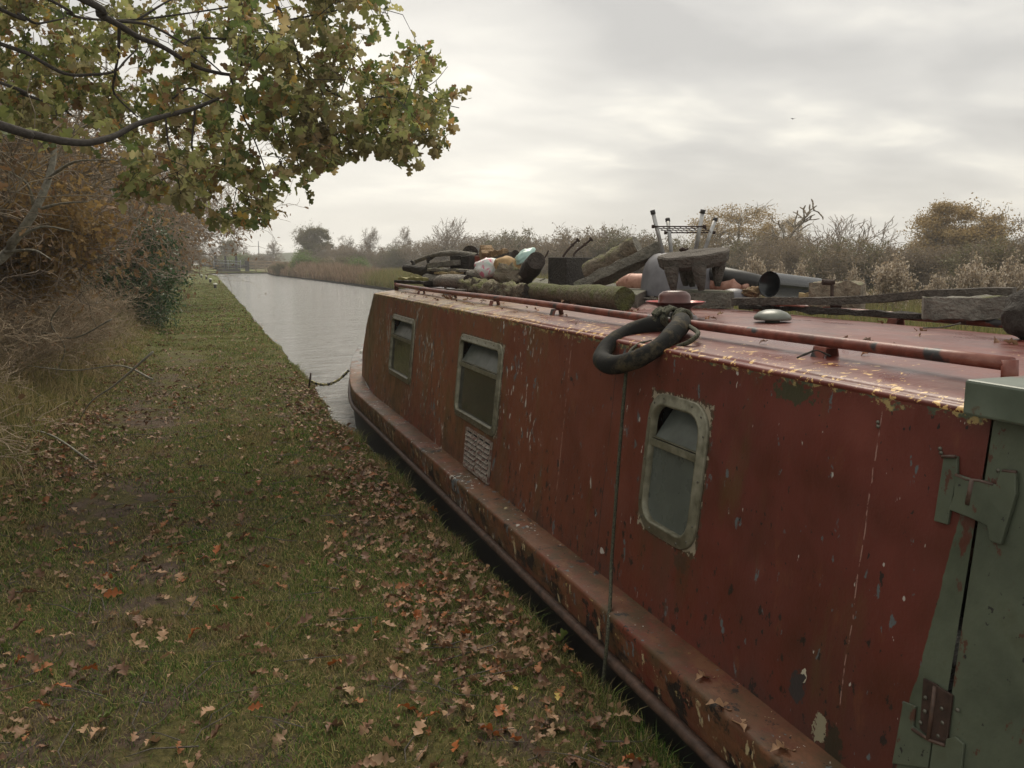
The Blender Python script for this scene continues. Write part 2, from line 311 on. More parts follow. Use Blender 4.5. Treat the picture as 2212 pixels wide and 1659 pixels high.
def fbm(x, y, s=1., o=4, seed=0):         # vectorised value noise, about 0..1
    r = np.zeros(np.shape(x)); a = 1.; tot = 0
    for k in range(o):
        X = np.asarray(x)*s+seed*17.3+k*5.1; Y = np.asarray(y)*s+seed*9.7-k*3.3; xi = np.floor(X).astype(np.int64); yi = np.floor(Y).astype(np.int64)
        fx = X-xi; fy = Y-yi; fx = fx*fx*(3-2*fx); fy = fy*fy*(3-2*fy)
        h = lambda i, j: (np.sin(i*127.1+j*311.7+seed*3.1)*43758.5453) % 1.0
        r = r+a*((h(xi, yi)*(1-fx)+h(xi+1, yi)*fx)*(1-fy)+(h(xi, yi+1)*(1-fx)+h(xi+1, yi+1)*fx)*fy); tot += a; a *= .5; s *= 2.03
    return r/tot
def rotm(yaw, pitch, roll):
    cy, sy, cp, sp, cr, sr = np.cos(yaw), np.sin(yaw), np.cos(pitch), np.sin(pitch), np.cos(roll), np.sin(roll)
    R = np.empty((len(yaw), 3, 3))
    R[:, 0, 0] = cy*cp; R[:, 0, 1] = cy*sp*sr-sy*cr; R[:, 0, 2] = cy*sp*cr+sy*sr
    R[:, 1, 0] = sy*cp; R[:, 1, 1] = sy*sp*sr+cy*cr; R[:, 1, 2] = sy*sp*cr-cy*sr
    R[:, 2, 0] = -sp; R[:, 2, 1] = cp*sr; R[:, 2, 2] = cp*cr
    return R
def scatter(T, F, pos, R, sc):            # template verts T, faces F(list of arrays) -> V, F
    n = len(pos); V = np.einsum('nij,kj->nki', R, T)*np.asarray(sc).reshape(n, 1, 1)+pos[:, None, :]
    return V.reshape(-1, 3), [(f[None]+(np.arange(n)*len(T))[:, None, None]).reshape(-1, f.shape[1]) for f in F]
def joinVF(parts):
    Vs = []; Fs = []; o = 0
    for V, F in parts: Vs.append(V); Fs += [np.asarray(f)+o for f in F]; o += len(V)
    return np.concatenate(Vs), Fs
def segs_mesh(A, B, ra, rb, k=3):
    A = np.asarray(A); B = np.asarray(B); t = B-A; L = np.linalg.norm(t, axis=1, keepdims=True); t = t/np.maximum(L, 1e-6)
    a = np.cross(t, V3(.31, .22, .93)); a /= np.maximum(np.linalg.norm(a, axis=1, keepdims=True), 1e-5); b = np.cross(t, a)
    V = []
    for (Q, r) in ((A, ra), (B, rb)):
        for j in range(k):
            an = 2*math.pi*j/k; V.append(Q+(a*math.cos(an)+b*math.sin(an))*np.asarray(r)[:, None])
    V = np.stack(V, 1).reshape(-1, 3); n = len(A); base = (np.arange(n)*2*k)[:, None]
    F = np.concatenate([base+np.array([j, (j+1) % k, k+(j+1) % k, k+j]) for j in range(k)], 0)
    return V, [F]
# oak leaf template (x along the leaf)
def oakleaf(curl=.25, fold=.25, lo=False):
    pr = [(0, .012), (.08, .03), (.17, .12), (.24, .13), (.31, .045), (.42, .24), (.50, .31), (.55, .25), (.61, .09), (.72, .27), (.80, .28), (.87, .12), (.94, .15), (1, .03)]
    if lo: pr = [(0, .02), (.2, .16), (.3, .10), (.5, .33), (.6, .16), (.78, .28), (1, .02)]
    n = len(pr); V = []
    for t, w in pr:
        zz = -curl*t*t+.06*math.sin(t*9+curl*20)
        V += [(t, 0, zz), (t+.03*w, w, zz+fold*w-fold*1.2*w*w+.05*math.sin(t*13)), (t-.02*w, -w*.93, zz+fold*w)]
    F = []
    for i in range(n-1):
        a = 3*i; b = 3*(i+1); F += [(a, b, b+1, a+1), (a+2, b+2, b, a)]
    return np.array(V, float)-V3(0, 0, 0), [np.array(F)]
DIA = (np.array([(0, 0, 0), (.45, .32, .08), (1, 0, -.1), (.5, -.3, .06)], float), [np.array([(0, 1, 2, 3)])])
# ------------------------------------------------------------------ world and light
W = bpy.data.worlds.new('World'); SC.world = W; W.use_nodes = True; wt = W.node_tree; wn = wt.nodes
bg = wn['Background']; sky = wn.new('ShaderNodeTexSky'); sky.sky_type = 'NISHITA'; sky.sun_disc = False
SUN_EL = math.radians(52); SUN_AZ = math.radians(25)          # azimuth from +Y toward +X
sky.sun_elevation = SUN_EL; sky.sun_rotation = SUN_AZ; sky.air_density = 1.; sky.dust_density = 3.
wt.links.new(sky.outputs[0], bg.inputs[0]); bg.inputs[1].default_value = .07
tc = wn.new('ShaderNodeTexCoord'); sx = wn.new('ShaderNodeSeparateXYZ'); wt.links.new(tc.outputs['Generated'], sx.inputs[0])
def wm(op, a, b=0.):
    n = wn.new('ShaderNodeMath'); n.operation = op
    for i, q in enumerate((a, b)):
        if isinstance(q, (int, float)): n.inputs[i].default_value = q
        else: wt.links.new(q, n.inputs[i])
    return n.outputs[0]
zc = wm('ADD', wm('MAXIMUM', sx.outputs[2], 0.), .17)
cx = wn.new('ShaderNodeCombineXYZ'); wt.links.new(wm('DIVIDE', sx.outputs[0], zc), cx.inputs[0]); wt.links.new(wm('DIVIDE', sx.outputs[1], zc), cx.inputs[1])
def wnoise(s, d, loc=(0, 0, 0), r=.55, dist=.3):
    mp = wn.new('ShaderNodeMapping'); wt.links.new(cx.outputs[0], mp.inputs[0]); mp.inputs['Location'].default_value = loc
    mp.inputs['Rotation'].default_value = (0, 0, -.35); mp.inputs['Scale'].default_value = (.85, 1.1, 1)
    n = wn.new('ShaderNodeTexNoise'); n.inputs['Scale'].default_value = s; n.inputs['Detail'].default_value = d; n.inputs['Roughness'].default_value = r; n.inputs['Distortion'].default_value = dist
    wt.links.new(mp.outputs[0], n.inputs['Vector']); return n.outputs['Fac']
def wramp(f, st):
    n = wn.new('ShaderNodeValToRGB'); wt.links.new(f, n.inputs[0])
    while len(n.color_ramp.elements) < len(st): n.color_ramp.elements.new(.5)
    for e, (p, c) in zip(n.color_ramp.elements, st): e.position = p; e.color = (*c, 1)
    return n.outputs[0]
cl = wm('ADD', wm('MULTIPLY', wnoise(.85, 4, (3.1, 1.2, 0), .5), .6), wm('MULTIPLY', wnoise(2.6, 5, (0, 5, 2), .5), .4))
cloud = wramp(cl, [(.37, (.45, .438, .415)), (.46, (.52, .505, .475)), (.53, (.60, .58, .535)), (.61, (.78, .745, .66))])
g = wn.new('ShaderNodeMapRange'); wt.links.new(sx.outputs[2], g.inputs[0]); g.inputs[1].default_value = .02; g.inputs[2].default_value = .12; g.inputs[3].default_value = .7; g.inputs[4].default_value = 0.
mxx = wn.new('ShaderNodeMix'); mxx.data_type = 'RGBA'; wt.links.new(g.outputs[0], mxx.inputs[0]); wt.links.new(cloud, mxx.inputs[6]); mxx.inputs[7].default_value = (.65, .632, .58, 1)
gd = ray(880, 400); gd = gd/np.linalg.norm(gd)
vd = wn.new('ShaderNodeVectorMath'); vd.operation = 'DOT_PRODUCT'; wt.links.new(tc.outputs['Generated'], vd.inputs[0]); vd.inputs[1].default_value = tuple(gd)
gl = wn.new('ShaderNodeMapRange'); gl.interpolation_type = 'SMOOTHSTEP'; wt.links.new(vd.outputs['Value'], gl.inputs[0])
for i_, k_ in enumerate((.955, 1.0, 0., .26)): gl.inputs[i_+1].default_value = k_
ad = wn.new('ShaderNodeMix'); ad.data_type = 'RGBA'; ad.blend_type = 'ADD'; wt.links.new(gl.outputs[0], ad.inputs[0]); wt.links.new(mxx.outputs[2], ad.inputs[6]); ad.inputs[7].default_value = (.75, .70, .58, 1)
bg2 = wn.new('ShaderNodeBackground'); wt.links.new(ad.outputs[2], bg2.inputs[0]); bg2.inputs[1].default_value = .81
ms = wn.new('ShaderNodeMixShader'); ms.inputs[0].default_value = .93
wt.links.new(bg.outputs[0], ms.inputs[1]); wt.links.new(bg2.outputs[0], ms.inputs[2]); wt.links.new(ms.outputs[0], wn['World Output'].inputs[0])
sl = bpy.data.lights.new('sun', 'SUN'); sl.energy = 1.5; sl.angle = math.radians(28); sl.color = (1, .91, .76)
so = bpy.data.objects.new('sun', sl); COL.objects.link(so)
sd = V3(math.sin(SUN_AZ)*math.cos(SUN_EL), math.cos(SUN_AZ)*math.cos(SUN_EL), math.sin(SUN_EL)); so.rotation_euler = Vector(sd).to_track_quat('Z', 'Y').to_euler()
SC.view_settings.view_transform = 'Standard'; SC.view_settings.look = 'None'; SC.view_settings.exposure = .82; SC.view_settings.gamma = 1
SC.render.engine = 'CYCLES'; cy = SC.cycles; cy.max_bounces = 7; cy.diffuse_bounces = 3; cy.glossy_bounces = 3; cy.transmission_bounces = 4; cy.volume_bounces = 0; cy.transparent_max_bounces = 6
# ------------------------------------------------------------------ terrain
def xr(y): return np.interp(y, [-60, 48, 58, 76, 98, 112], [10.2, 9.9, 9.6, 8.5, 7.2, 7.6])
def xl(y):
    y = np.asarray(y, float)
    return np.clip((y-4)/4, 0, 1)*np.clip((90-y)/8, 0, 1)*(.035*np.sin(y*1.31)+.03*np.sin(y*.47+1)+.02*np.sin(y*3.7))+np.interp(y, [-60, 2.2, 4.2, 8, 90, 101, 107, 112], [1.28, 1.275, 1.215, 1.165, 1.15, .2, .3, 1.6])
def zg(x, y):                             # ground height
    x = np.asarray(x, float); y = np.asarray(y, float)
    b = (fbm(x, y, 1.7, 3, 1)-.5)*.07+(fbm(x, y, .35, 2, 2)-.5)*.05
    z = b*np.clip((1.3-x)/.4, 0, 1)*np.where(x < 2, 1, 0)+np.where(x > 8, b*2, 0)
    z = z+np.where(x < -.9, .30*(1-np.exp(-(-.9-x)/1.0)), 0)
    z = z-.03*np.exp(-((x-xl(y)-.02)/.10)**2)
    z = z+np.where((y > 107), .05, 0)
    return z
ys = np.concatenate([np.linspace(-25, 0, 14)[:-1], np.linspace(0, 14, 110)[:-1], np.linspace(14, 50, 70)[:-1], np.linspace(50, 111.9, 60), [112.05], np.linspace(113, 200, 12), np.linspace(240, 390, 5)])
lx = np.concatenate([np.linspace(-170, -60, 5), np.linspace(-40, -8, 9), np.linspace(-6, -2.5, 10)[:-1], np.linspace(-2.5, -.05, 44)])
lx = lx-1.2
V = []; ncol = None
for y in ys:
    L = xl(y) if y < 112 else 4.; Rr = xr(y) if y < 112 else 4.2; bed = -1.1 if y < 112 else .04
    row = [(L+a, y, None) for a in lx+1.2]+[(L+.02, y, None if y > 112 else -.06), (L+.045, y, bed if y > 112 else -.35), (L+.09, y, bed), (lerp(L, Rr, .5), y, bed), (Rr-.5, y, bed if y > 112 else -.75), (Rr-.02, y, bed if y > 112 else -.12), (Rr+.25, y, None)]+[(Rr+a, y, None) for a in (1, 2.2, 4, 6, 9, 13, 20, 30, 45, 70, 120, 180, 250)]
    V += [(a, b, float(zg(a, b)) if c is None else c) for a, b, c in row]; ncol = len(row)
F = [(i*ncol+j, i*ncol+j+1, (i+1)*ncol+j+1, (i+1)*ncol+j) for i in range(len(ys)-1) for j in range(ncol-1)]
m = NT('grassy_ground', .95, 0, .2); x, y, z = m.xyz()
soil = m.ramp(m.noise(16, 6, None, .7), [(.3, (.055, .038, .027)), (.7, (.16, .115, .085))])
gr = m.ramp(m.noise(28, 6, None, .7), [(.3, (.045, .042, .016)), (.5, (.10, .09, .03)), (.7, (.17, .14, .055))])
far = m.ramp(m.noise(2.2, 5, None, .7), [(.3, (.07, .10, .025)), (.5, (.12, .14, .038)), (.7, (.18, .16, .065))])
grc = m.mix(m.rng_(y, 8., 24.), gr, far)
tr = m.math('MULTIPLY', m.rng_(m.math('ABSOLUTE', m.math('ADD', x, .5)), .55, .15), m.rng_(y, 16., 11.)); c = m.mix(m.step(m.math('ADD', m.noise(3.2, 5, None, .65), m.math('MULTIPLY', tr, .09)), .52, .62), grc, soil)
c = m.mix(m.rng_(y, 9, 20), c, m.mix(m.math('MULTIPLY', m.step(m.noise(1.2, 5, None, .6), .55, .7), .6), grc, soil))
hedge = m.rng_(x, -1.1, -1.9); c = m.mix(hedge, c, m.ramp(m.noise(9, 6, None, .7), [(.3, (.06, .042, .028)), (.7, (.17, .12, .07))]))
fld = m.math('GREATER_THAN', x, 7.); c = m.mix(fld, c, m.ramp(m.noise(1.5, 6, None, .7), [(.3, (.07, .075, .025)), (.5, (.13, .12, .05)), (.7, (.17, .14, .07))]))
c = m.mix(m.rng_(z, -.04, -.1), c, (.012, .010, .008)); m.col(c); m.bump(m.noise(35, 6, None, .75), 1., .03)
MT['ground'] = m.m
o = link('ground', fast('ground', V, [np.array(F)]), MT['ground'], None, True); tag(o, kind='structure')
m = NT('canal_water', .10, 0, .5); m.col((.21, .213, .205)); m.b.inputs['IOR'].default_value = 1.45
h = m.math('ADD', m.noise(3.0, 5, m.mp((.7, 1.5, 1)), .6, .5), m.math('ADD', m.math('MULTIPLY', m.noise(9, 4, m.mp((.6, 1.6, 1)), .6), .5), m.math('MULTIPLY', m.noise(.8, 3, m.mp((.6, 1.4, 1))), 1.3)))
m.bump(h, 1., .13); MT['water'] = m.m
yy = [-25, 40, 70, 90, 101, 107, 112.02]
V = [(xl(a)-.0, a, -.2) for a in yy]+[(xr(a)-.005, a, -.2) for a in yy]; n = len(yy); F = [(i, n+i, n+i+1, i+1) for i in range(n-1)]
V = [(a+(-.3 if i < n and b < 90 else .04 if i < n else -.1), b, c) for i, (a, b, c) in enumerate(V)]
o = link('canal_water', fast('canal_water', V, [np.array(F)]), MT['water']); tag(o, kind='structure')
# distant hills
MT['hill'] = flat('far_field', (.07, .08, .045), .95, 0, .3, .02, 0)
for nm, x0, x1, yh, hh in (('hill', -5, 70, 235, 4.6), ('hill', -150, -10, 250, 5)):
    X = np.linspace(0, 1, 40); Y = np.linspace(0, 1, 12); V = []
    for b in Y:
        for a in X: V.append((lerp(x0, x1, a)+15*(b-.5), yh+b*110, -.5+hh*math.sin(math.pi*a)**.8*math.sin(math.pi*b)*(1+.3*mn.noise(Vector((a*4, b*2, yh))))))
    F = [(i*40+j, i*40+j+1, (i+1)*40+j+1, (i+1)*40+j) for i in range(11) for j in range(39)]
    tag(link(nm, fast(nm, V, [np.array(F)]), MT['hill'], None, True), kind='structure')
# ------------------------------------------------------------------ the boat
B0 = V3(2.35, 5, -.2)
boat = empty('narrowboat', B0, 'long flaking red narrowboat moored at the grass bank, roof heaped with logs and scrap', 'boat')
CX = 2.35; Y0, Y1 = -3.2, 8.1
def hw(y): return float(np.interp(y, HWY, HWX))
HWP = np.array(path([V3(7.5, 1.04, 0), V3(8.1, 1.035, 0), V3(8.7, .97, 0), V3(9.43, .85, 0), V3(10.26, .69, 0), V3(11.1, .49, 0), V3(11.7, .30, 0), V3(12., .012, 0)], 8)); HWY, HWX = HWP[:, 0], HWP[:, 1]
def zs(y): t = np.clip((y-8.)/4., 0, 1); return .235+.11*t**1.3
st = list(np.linspace(Y0, 8, 26))+list(np.linspace(8.1, 11.98, 34))
def strip(prof, name, mat, smooth=True):  # prof: list of f(y, side)->(x, z)
    for side in (-1, 1):
        V = []; k = len(prof)
        for y in st:
            for f in prof: a, z = f(y); V.append((CX+side*a, y, z))
        F = [(i*k+j, i*k+j+1, (i+1)*k+j+1, (i+1)*k+j) for i in range(len(st)-1) for j in range(k-1)]
        b = MB(); b.add(V, F); b.build(name, mat, boat, smooth)
strip([lambda y: (hw(y)-.02, .072+(zs(y)-.235)*.7), lambda y: (hw(y)-.03, -.05), lambda y: (max(hw(y)-.06, .005), -.35), lambda y: (max(hw(y)-.12, .005), -.75)], 'hull', MT['hull'])
strip([lambda y: (max(hw(y)-.155, .002), zs(y)+.004), lambda y: (max(hw(y)-.012, .003), zs(y)), lambda y: (hw(y)-.003, zs(y)-.004), lambda y: (hw(y), zs(y)-.014), lambda y: (hw(y)-.006, zs(y)-.10), lambda y: (hw(y)-.018, .07+(zs(y)-.235)*.7)], 'gunwale', MT['gun'], True)
for side in (-1, 1):
    pts = [V3(CX+side*(hw(y)), y, .068+(zs(y)-.235)*.7) for y in st]; b = MB(); b.tube(pts, .021, 8); b.build('rubbing_strake', MT['strake'], boat, True)
V = []; sd_ = [y for y in st if y > 8.0]
for y in sd_:
    for k in np.linspace(-1, 1, 9): V.append((CX+k*max(hw(y)-.15, .002), y, zs(y)-.0+.05*(1-k*k)*min(1, (hw(y))/.8)))
b = MB(); b.add(V, [(i*9+j, i*9+j+1, (i+1)*9+j+1, (i+1)*9+j) for i in range(len(sd_)-1) for j in range(8)]); b.build('foredeck', MT['deck'], boat, True)
b = MB(); b.tube([V3(CX, 11.97, .20), V3(CX, 12.0, .40)], .02, 8); b.build('stem_post', MT['rail'], boat, True)
b = MB(); b.lathe(V3(1.80, 10.2, .36), [(.001, .045), (.05, .04), (.055, .0)], 14); b.build('fairlead', MT['white'], boat, True)
# cabin sides with window openings
WIN = [(6.322, 7.15, .525, 1.04, .07, 'glassd'), (4.27, 5.093, .518, 1.038, .07, 'glassd'), (2.262, 2.648, .522, 1.028, .10, 'glassm')]
def side_panel():
    b = MB(); ins = .03
    ycuts = sorted({1.262, Y1, *[w[0]+ins for w in WIN], *[w[1]-ins for w in WIN]}); zc_ = [.235, .8, 1.18]
    prev = 1.262
    def q(y0, y1, z0, z1):
        ny = max(1, int((y1-y0)/.3)); nz_ = max(1, int((z1-z0)/.3))
        V = [SP(lerp(y0, y1, i/ny)+(yfront(lerp(z0, z1, j/nz_)) if i == ny and y1 == Y1 else 0), lerp(z0, z1, j/nz_)) for i in range(ny+1) for j in range(nz_+1)]
        b.add(V, [(i*(nz_+1)+j, (i+1)*(nz_+1)+j, (i+1)*(nz_+1)+j+1, i*(nz_+1)+j+1) for i in range(ny) for j in range(nz_)])
    for w in sorted(WIN):
        a0, a1, z0, z1 = w[0]+ins, w[1]-ins, w[2]+ins, w[3]-ins
        q(prev, a0, .235, 1.17); q(a0, a1, .235, z0); q(a0, a1, z1, 1.17); prev = a1
        pass
    q(prev, Y1, .235, 1.17); return b
def yfront(z): return .92*(1-(z-.235)/.945)**1.0*1.0
b = side_panel(); b.v = [(x+max(0, 1.035-hw(y))*(1.18-z)/.945*1.0 if y > 8.05 else x, y, z) for x, y, z in b.v]; b.build('cabin_side', MT['side'], boat, False)
# far side and front
b = MB(); b.add([(2*CX-1.45, Y0, .235), (2*CX-1.56, Y1+.9, .235), (2*CX-1.545, Y1, 1.17), (2*CX-1.545, Y0, 1.17)], [(0, 1, 2, 3)]); b.build('cabin_side', MT['side'], boat)
def zroof(x): return 1.18+.055*(1-((x-CX)/.805)**2)
xs = np.linspace(1.56, 2*CX-1.56, 15)
b = MB(); V = [(1.56, Y1+.90, .25), (1.545, Y1, 1.17)]+[(x, Y1, zroof(x)) for x in xs]+[(2*CX-1.545, Y1, 1.17), (2*CX-1.56, Y1+.90, .25)]
b.add(V, [list(range(len(V)))]); b.build('cabin_front', MT['side'], boat)
b = MB(); b.prism([(1.85, Y1+.02+.86, .30), (1.85, Y1+.02+.21, .98), (2.85, Y1+.23, .98), (2.85, Y1+.88, .30)], V3(0, .02, 0)); b.build('front_door', MT['green'], boat)
# roof sheet with rolled edge
prof = [(1.5435, 1.168), (1.541, 1.174), (1.545, 1.181), (1.556, 1.1845), (1.572, 1.183), (1.5735, 1.1865)]+[(x, zroof(x)+.006) for x in np.linspace(1.59, 2*CX-1.59, 30)]+[(2*CX-a, z) for a, z in [(1.5735, 1.1865), (1.572, 1.183), (1.556, 1.1845), (1.545, 1.181), (1.541, 1.174), (1.5435, 1.168)]]
yr = np.linspace(1.262, Y1+.012, 60); k = len(prof); V = []
for y in yr:
    for a, z in prof: V.append((a+(.0025*mn.noise(Vector((y*3, a, 0)))), y, z+.003*mn.noise(Vector((a*2, y*2, 3)))))
b = MB(); b.add(V, [(i*k+j, i*k+j+1, (i+1)*k+j+1, (i+1)*k+j) for i in range(len(yr)-1) for j in range(k-1)]); b.build('roof', MT['roof'], boat, True)
# windows
def rrect(y0, y1, z0, z1, r, off, n=7):
    out = []
    for cy_, cz_, a0 in ((y1-r, z1-r, 0), (y0+r, z1-r, 90), (y0+r, z0+r, 180), (y1-r, z0+r, 270)):
        for i in range(n): a = math.radians(a0+90*i/(n-1)); out.append(SP(cy_+r*math.cos(a), cz_+r*math.sin(a), off))
    return out
for wi, (y0, y1, z0, z1, r, gl) in enumerate(WIN):
    wdw = MB(); loops = [rrect(y0, y1, z0, z1, r, .001), rrect(y0, y1, z0, z1, r, .009), rrect(y0+.004, y1-.004, z0+.004, z1-.004, r-.004, .012), rrect(y0+.030, y1-.030, z0+.030, z1-.030, r-.022, .013), rrect(y0+.034, y1-.034, z0+.034, z1-.034, r-.026, .019), rrect(y0+.042, y1-.042, z0+.042, z1-.042, r-.032, .017), rrect(y0+.044, y1-.044, z0+.044, z1-.044, r-.034, -.008)]
    n = len(loops[0]); V = [p for l in loops for p in l]
    wdw.add(V, [(i*n+j, (i+1)*n+j, (i+1)*n+(j+1) % n, i*n+(j+1) % n) for i in range(len(loops)-1) for j in range(n)])
    wn_ = ['square window nearest the bow, dark algae-filmed panes', 'square window directly above the louvred grille', 'narrow tall window with milky grey lower pane'][wi]
    wo = wdw.build('window', MT['frame'], boat, True, label=wn_)
    zb = z1-(z1-z0)*.36
    t = MB(); t.prism([SP(y0+.04, zb-.013, .002), SP(y1-.04, zb-.013, .002), SP(y1-.04, zb+.013, .002), SP(y0+.04, zb+.013, .002)], NS*.012)
    t.prism([SP(y0+.04, zb+.016, -.02), SP(y1-.04, zb+.016, -.02), SP(y1-.04, zb+.02, -.02), SP(y0+.04, zb+.02, -.02)], NS*.028); t.build('transom', MT['frame'], wo, False, bevel=.002)
    t = MB(); t.prism([SP(y0+.035, z0+.035, -.010), SP(y1-.035, z0+.035, -.010), SP(y1-.035, zb, -.010), SP(y0+.035, zb, -.010)], NS*.005); t.build('pane', MT[gl], wo)
    t = MB(); t.prism([SP(y0+.045, zb+.018, -.008), SP(y1-.045, zb+.018, -.008), SP(y1-.06, z1-.035, -.075), SP(y0+.06, z1-.035, -.075)], NS*.004); t.build('hopper_pane', MT['hopper'], wo)
    t = MB(); t.prism([SP(y0+.02, z0+.02, -.30), SP(y1-.02, z0+.02, -.30), SP(y1-.02, z1-.02, -.30), SP(y0+.02, z1-.02, -.30)], NS*.01)
    for (p0, p1) in (((y0+.01, z0), (y1-.01, z0)), ((y1-.01, z0), (y1-.01, z1)), ((y1-.01, z1), (y0+.01, z1)), ((y0+.01, z1), (y0+.01, z0))): t.add([SP(*p0, -.05), SP(*p1, -.05), SP(*p1, -.31), SP(*p0, -.31)], [(0, 1, 2, 3)])
    t.build('dark_recess', MT['inside'], wo)
    t = MB(); sp = rrect(y0+.016, y1-.016, z0+.016, z1-.016, r-.014, .012, 5); per = []
    for i in range(len(sp)):
        a_, b_ = sp[i], sp[(i+1) % len(sp)]; L = np.linalg.norm(b_-a_); kk = max(1, int(L/.07)); per += [lerp(a_, b_, j/kk) for j in range(kk)]
    for q in per[::2]: t = MB(); t.lathe(q, [(.0045, 0), (.004, .0025), (.0005, .003)], 7, 0, np.array([V3(0, 1, 0), np.cross(NS, V3(0, 1, 0)), NS]).T); t.build('screw', MT['screw'], wo, True)
# louvred grille
g0, g1, h0, h1 = 4.315, 4.785, .245, .487
gm = MB(); 
for (a, c_, e, f) in ((g0, g1, h1-.014, h1), (g0, g1, h0, h0+.014), (g0, g0+.014, h0+.014, h1-.014), (g1-.014, g1, h0+.014, h1-.014), ((g0+g1)/2-.012, (g0+g1)/2+.012, h0+.014, h1-.014), (g0+.12, g0+.128, h0+.014, h1-.014), (g1-.128, g1-.12, h0+.014, h1-.014)): gm.prism([SP(a, e, .001), SP(c_, e, .001), SP(c_, f, .001), SP(a, f, .001)], NS*.013)
gr_ = gm.build('ventilation_grille', MT['grille'], boat, label='white flaking louvred grille under the middle window')
gm = MB(); gm.prism([SP(g0+.01, h0+.01, .001), SP(g1-.01, h0+.01, .001), SP(g1-.01, h1-.01, .001), SP(g0+.01, h1-.01, .001)], NS*.001); gm.build('backing', MT['inside'], gr_)  # near-black sheet added as the shade seen between the louvres
for i in range(7):
    zz = h0+.020+i*.0295
    for (a, c_) in ((g0+.014, (g0+g1)/2-.012), ((g0+g1)/2+.012, g1-.014)): gm = MB(); gm.prism([SP(a, zz, .018), SP(c_, zz, .018), SP(c_, zz+.016, .004), SP(a, zz+.016, .004)], NS*.003); gm.build('louvre', MT['grille'], gr_)
# near end: green door, hatch cover, hinges
b = MB(); b.prism([SP(.2, .24, .004), SP(1.248, .24, .004), SP(1.256, 1.2, .004), SP(.2, 1.2, .004)], NS*-.03); dr = b.build('side_door', MT['green'], boat, bevel=.004, label='green side door with strap hinges')
b = MB(); b.box(V3(CX+.0, .28, 1.215), 1.72, 2.02, .075); b.build('hatch_cover', MT['pgreen'], boat, bevel=.006)
b = MB(); b.add([(1.47, -3.2, .235), (1.47, .2, .235), (1.56, .2, 1.2), (1.56, -3.2, 1.2)], [(0, 1, 2, 3)]); b.add([(1.46, 1.25, .24), (2*CX-1.46, 1.25, .24), (2*CX-1.56, 1.25, 1.18), (1.56, 1.25, 1.18)], [(0, 1, 2, 3)]); b.build('stern_bulkhead', MT['green'], boat)
def rq(pts): return [(1700.7+.5371*x, 768+.5371*y) for x, y in pts]
def plate(pts, name, mat, off=.004, th=.007, label=None):
    b = MB(); b.prism([S(u, v, off) for u, v in rq(pts)], NS*th); return b.build(name, mat, boat, bevel=.002, label=label)
plate([(640, 405), (695, 405), (695, 470), (655, 680), (600, 665)], 'hinge', MT['green'], .001, .008)
hp = plate([(695, 475), (770, 500), (860, 520), (880, 465), (940, 470), (940, 560), (880, 760), (835, 745), (825, 685), (750, 650), (670, 620), (690, 560)], 'hinge', MT['green'], .006, .010, 'large strap hinge high on the side')
plate([(555, 1295), (615, 1325), (590, 1540), (540, 1500)], 'hinge', MT['iron'], .002, .005)
plate([(615, 1325), (680, 1365), (655, 1575), (590, 1540)], 'hinge', MT['iron'], .006, .006)
plate([(475, 1390), (525, 1410), (515, 1490), (590, 1545), (575, 1659), (430, 1640)], 'hinge', MT['green'], .001, .007)
plate([(600, 1550), (690, 1530), (725, 1560), (715, 1670), (585, 1670)], 'hinge', MT['green'], .005, .007)
for pts, nm, rr in (([(695, 480), (740, 500), (790, 505), (850, 520)], 'weld_bead', .004), ([(885, 465), (940, 470)], 'weld_bead', .004), ([(640, 407), (695, 407)], 'weld_bead', .004), ([(765, 500), (745, 600)], 'hinge_pin', .007), ([(612, 1330), (585, 1540)], 'hinge_pin', .005), ([(520, 1500), (590, 1545), (650, 1565)], 'weld_bead', .004)):
    b = MB(); b.tube([S(u, v, .013) for u, v in rq(pts)], rr, 7); b.build(nm, MT['strake'], boat, True)
for (x, y) in ((570, 1375), (568, 1430), (550, 1475), (637, 1418), (640, 1475), (622, 1528), (618, 375), (622, 392), (368, 268), (368, 285), (853, 463), (700, 1425)):
    b = MB(); b.lathe(S(*rq([(x, y)])[0], .010 if y > 1000 else .002), [(.005, 0), (.0045, .003), (.0005, .004)], 8, 0, np.array([V3(0, 1, 0), np.cross(NS, V3(0, 1, 0)), NS]).T); b.build('bolt_head', MT['screw'], boat, True)
# handrails
for sx_, xR in ((-1, 1.76), (1, 3.06)):
    zR = zroof(xR)+.052; pts = [V3(xR, y, zR+.003*math.sin(y*1.7)) for y in np.linspace(1.40, 8.06, 30)]
    b = MB(); b.tube(pts, .0175, 12); b.tube([V3(xR, 1.405, zR+.012), V3(xR, 1.40, zroof(xR)-.005)], .019, 10); b.tube([V3(xR, 8.06, zR+.025), V3(xR, 8.06, zroof(xR)-.005)], .02, 10)
    rl = b.build('handrail', MT['rail'], boat, True)
    for y in (7.05, 6.08, 5.1, 4.08, 3.05, 2.02):
        b = MB(); w = .055; z0 = zroof(xR)-.004
        pr = [(xR-.03, z0), (xR-.036, z0+.004), (xR-.024, zR-.016), (xR+.022, zR-.016), (xR+.03, z0+.004), (xR+.045, z0+.004), (xR+.045, z0), (xR+.024, z0), (xR+.016, zR-.021), (xR-.019, zR-.021)]
        b.prism([(a, y-w/2, z) for a, z in pr], V3(0, w, 0)); b.build('bracket', MT['rail'], rl, bevel=.002)
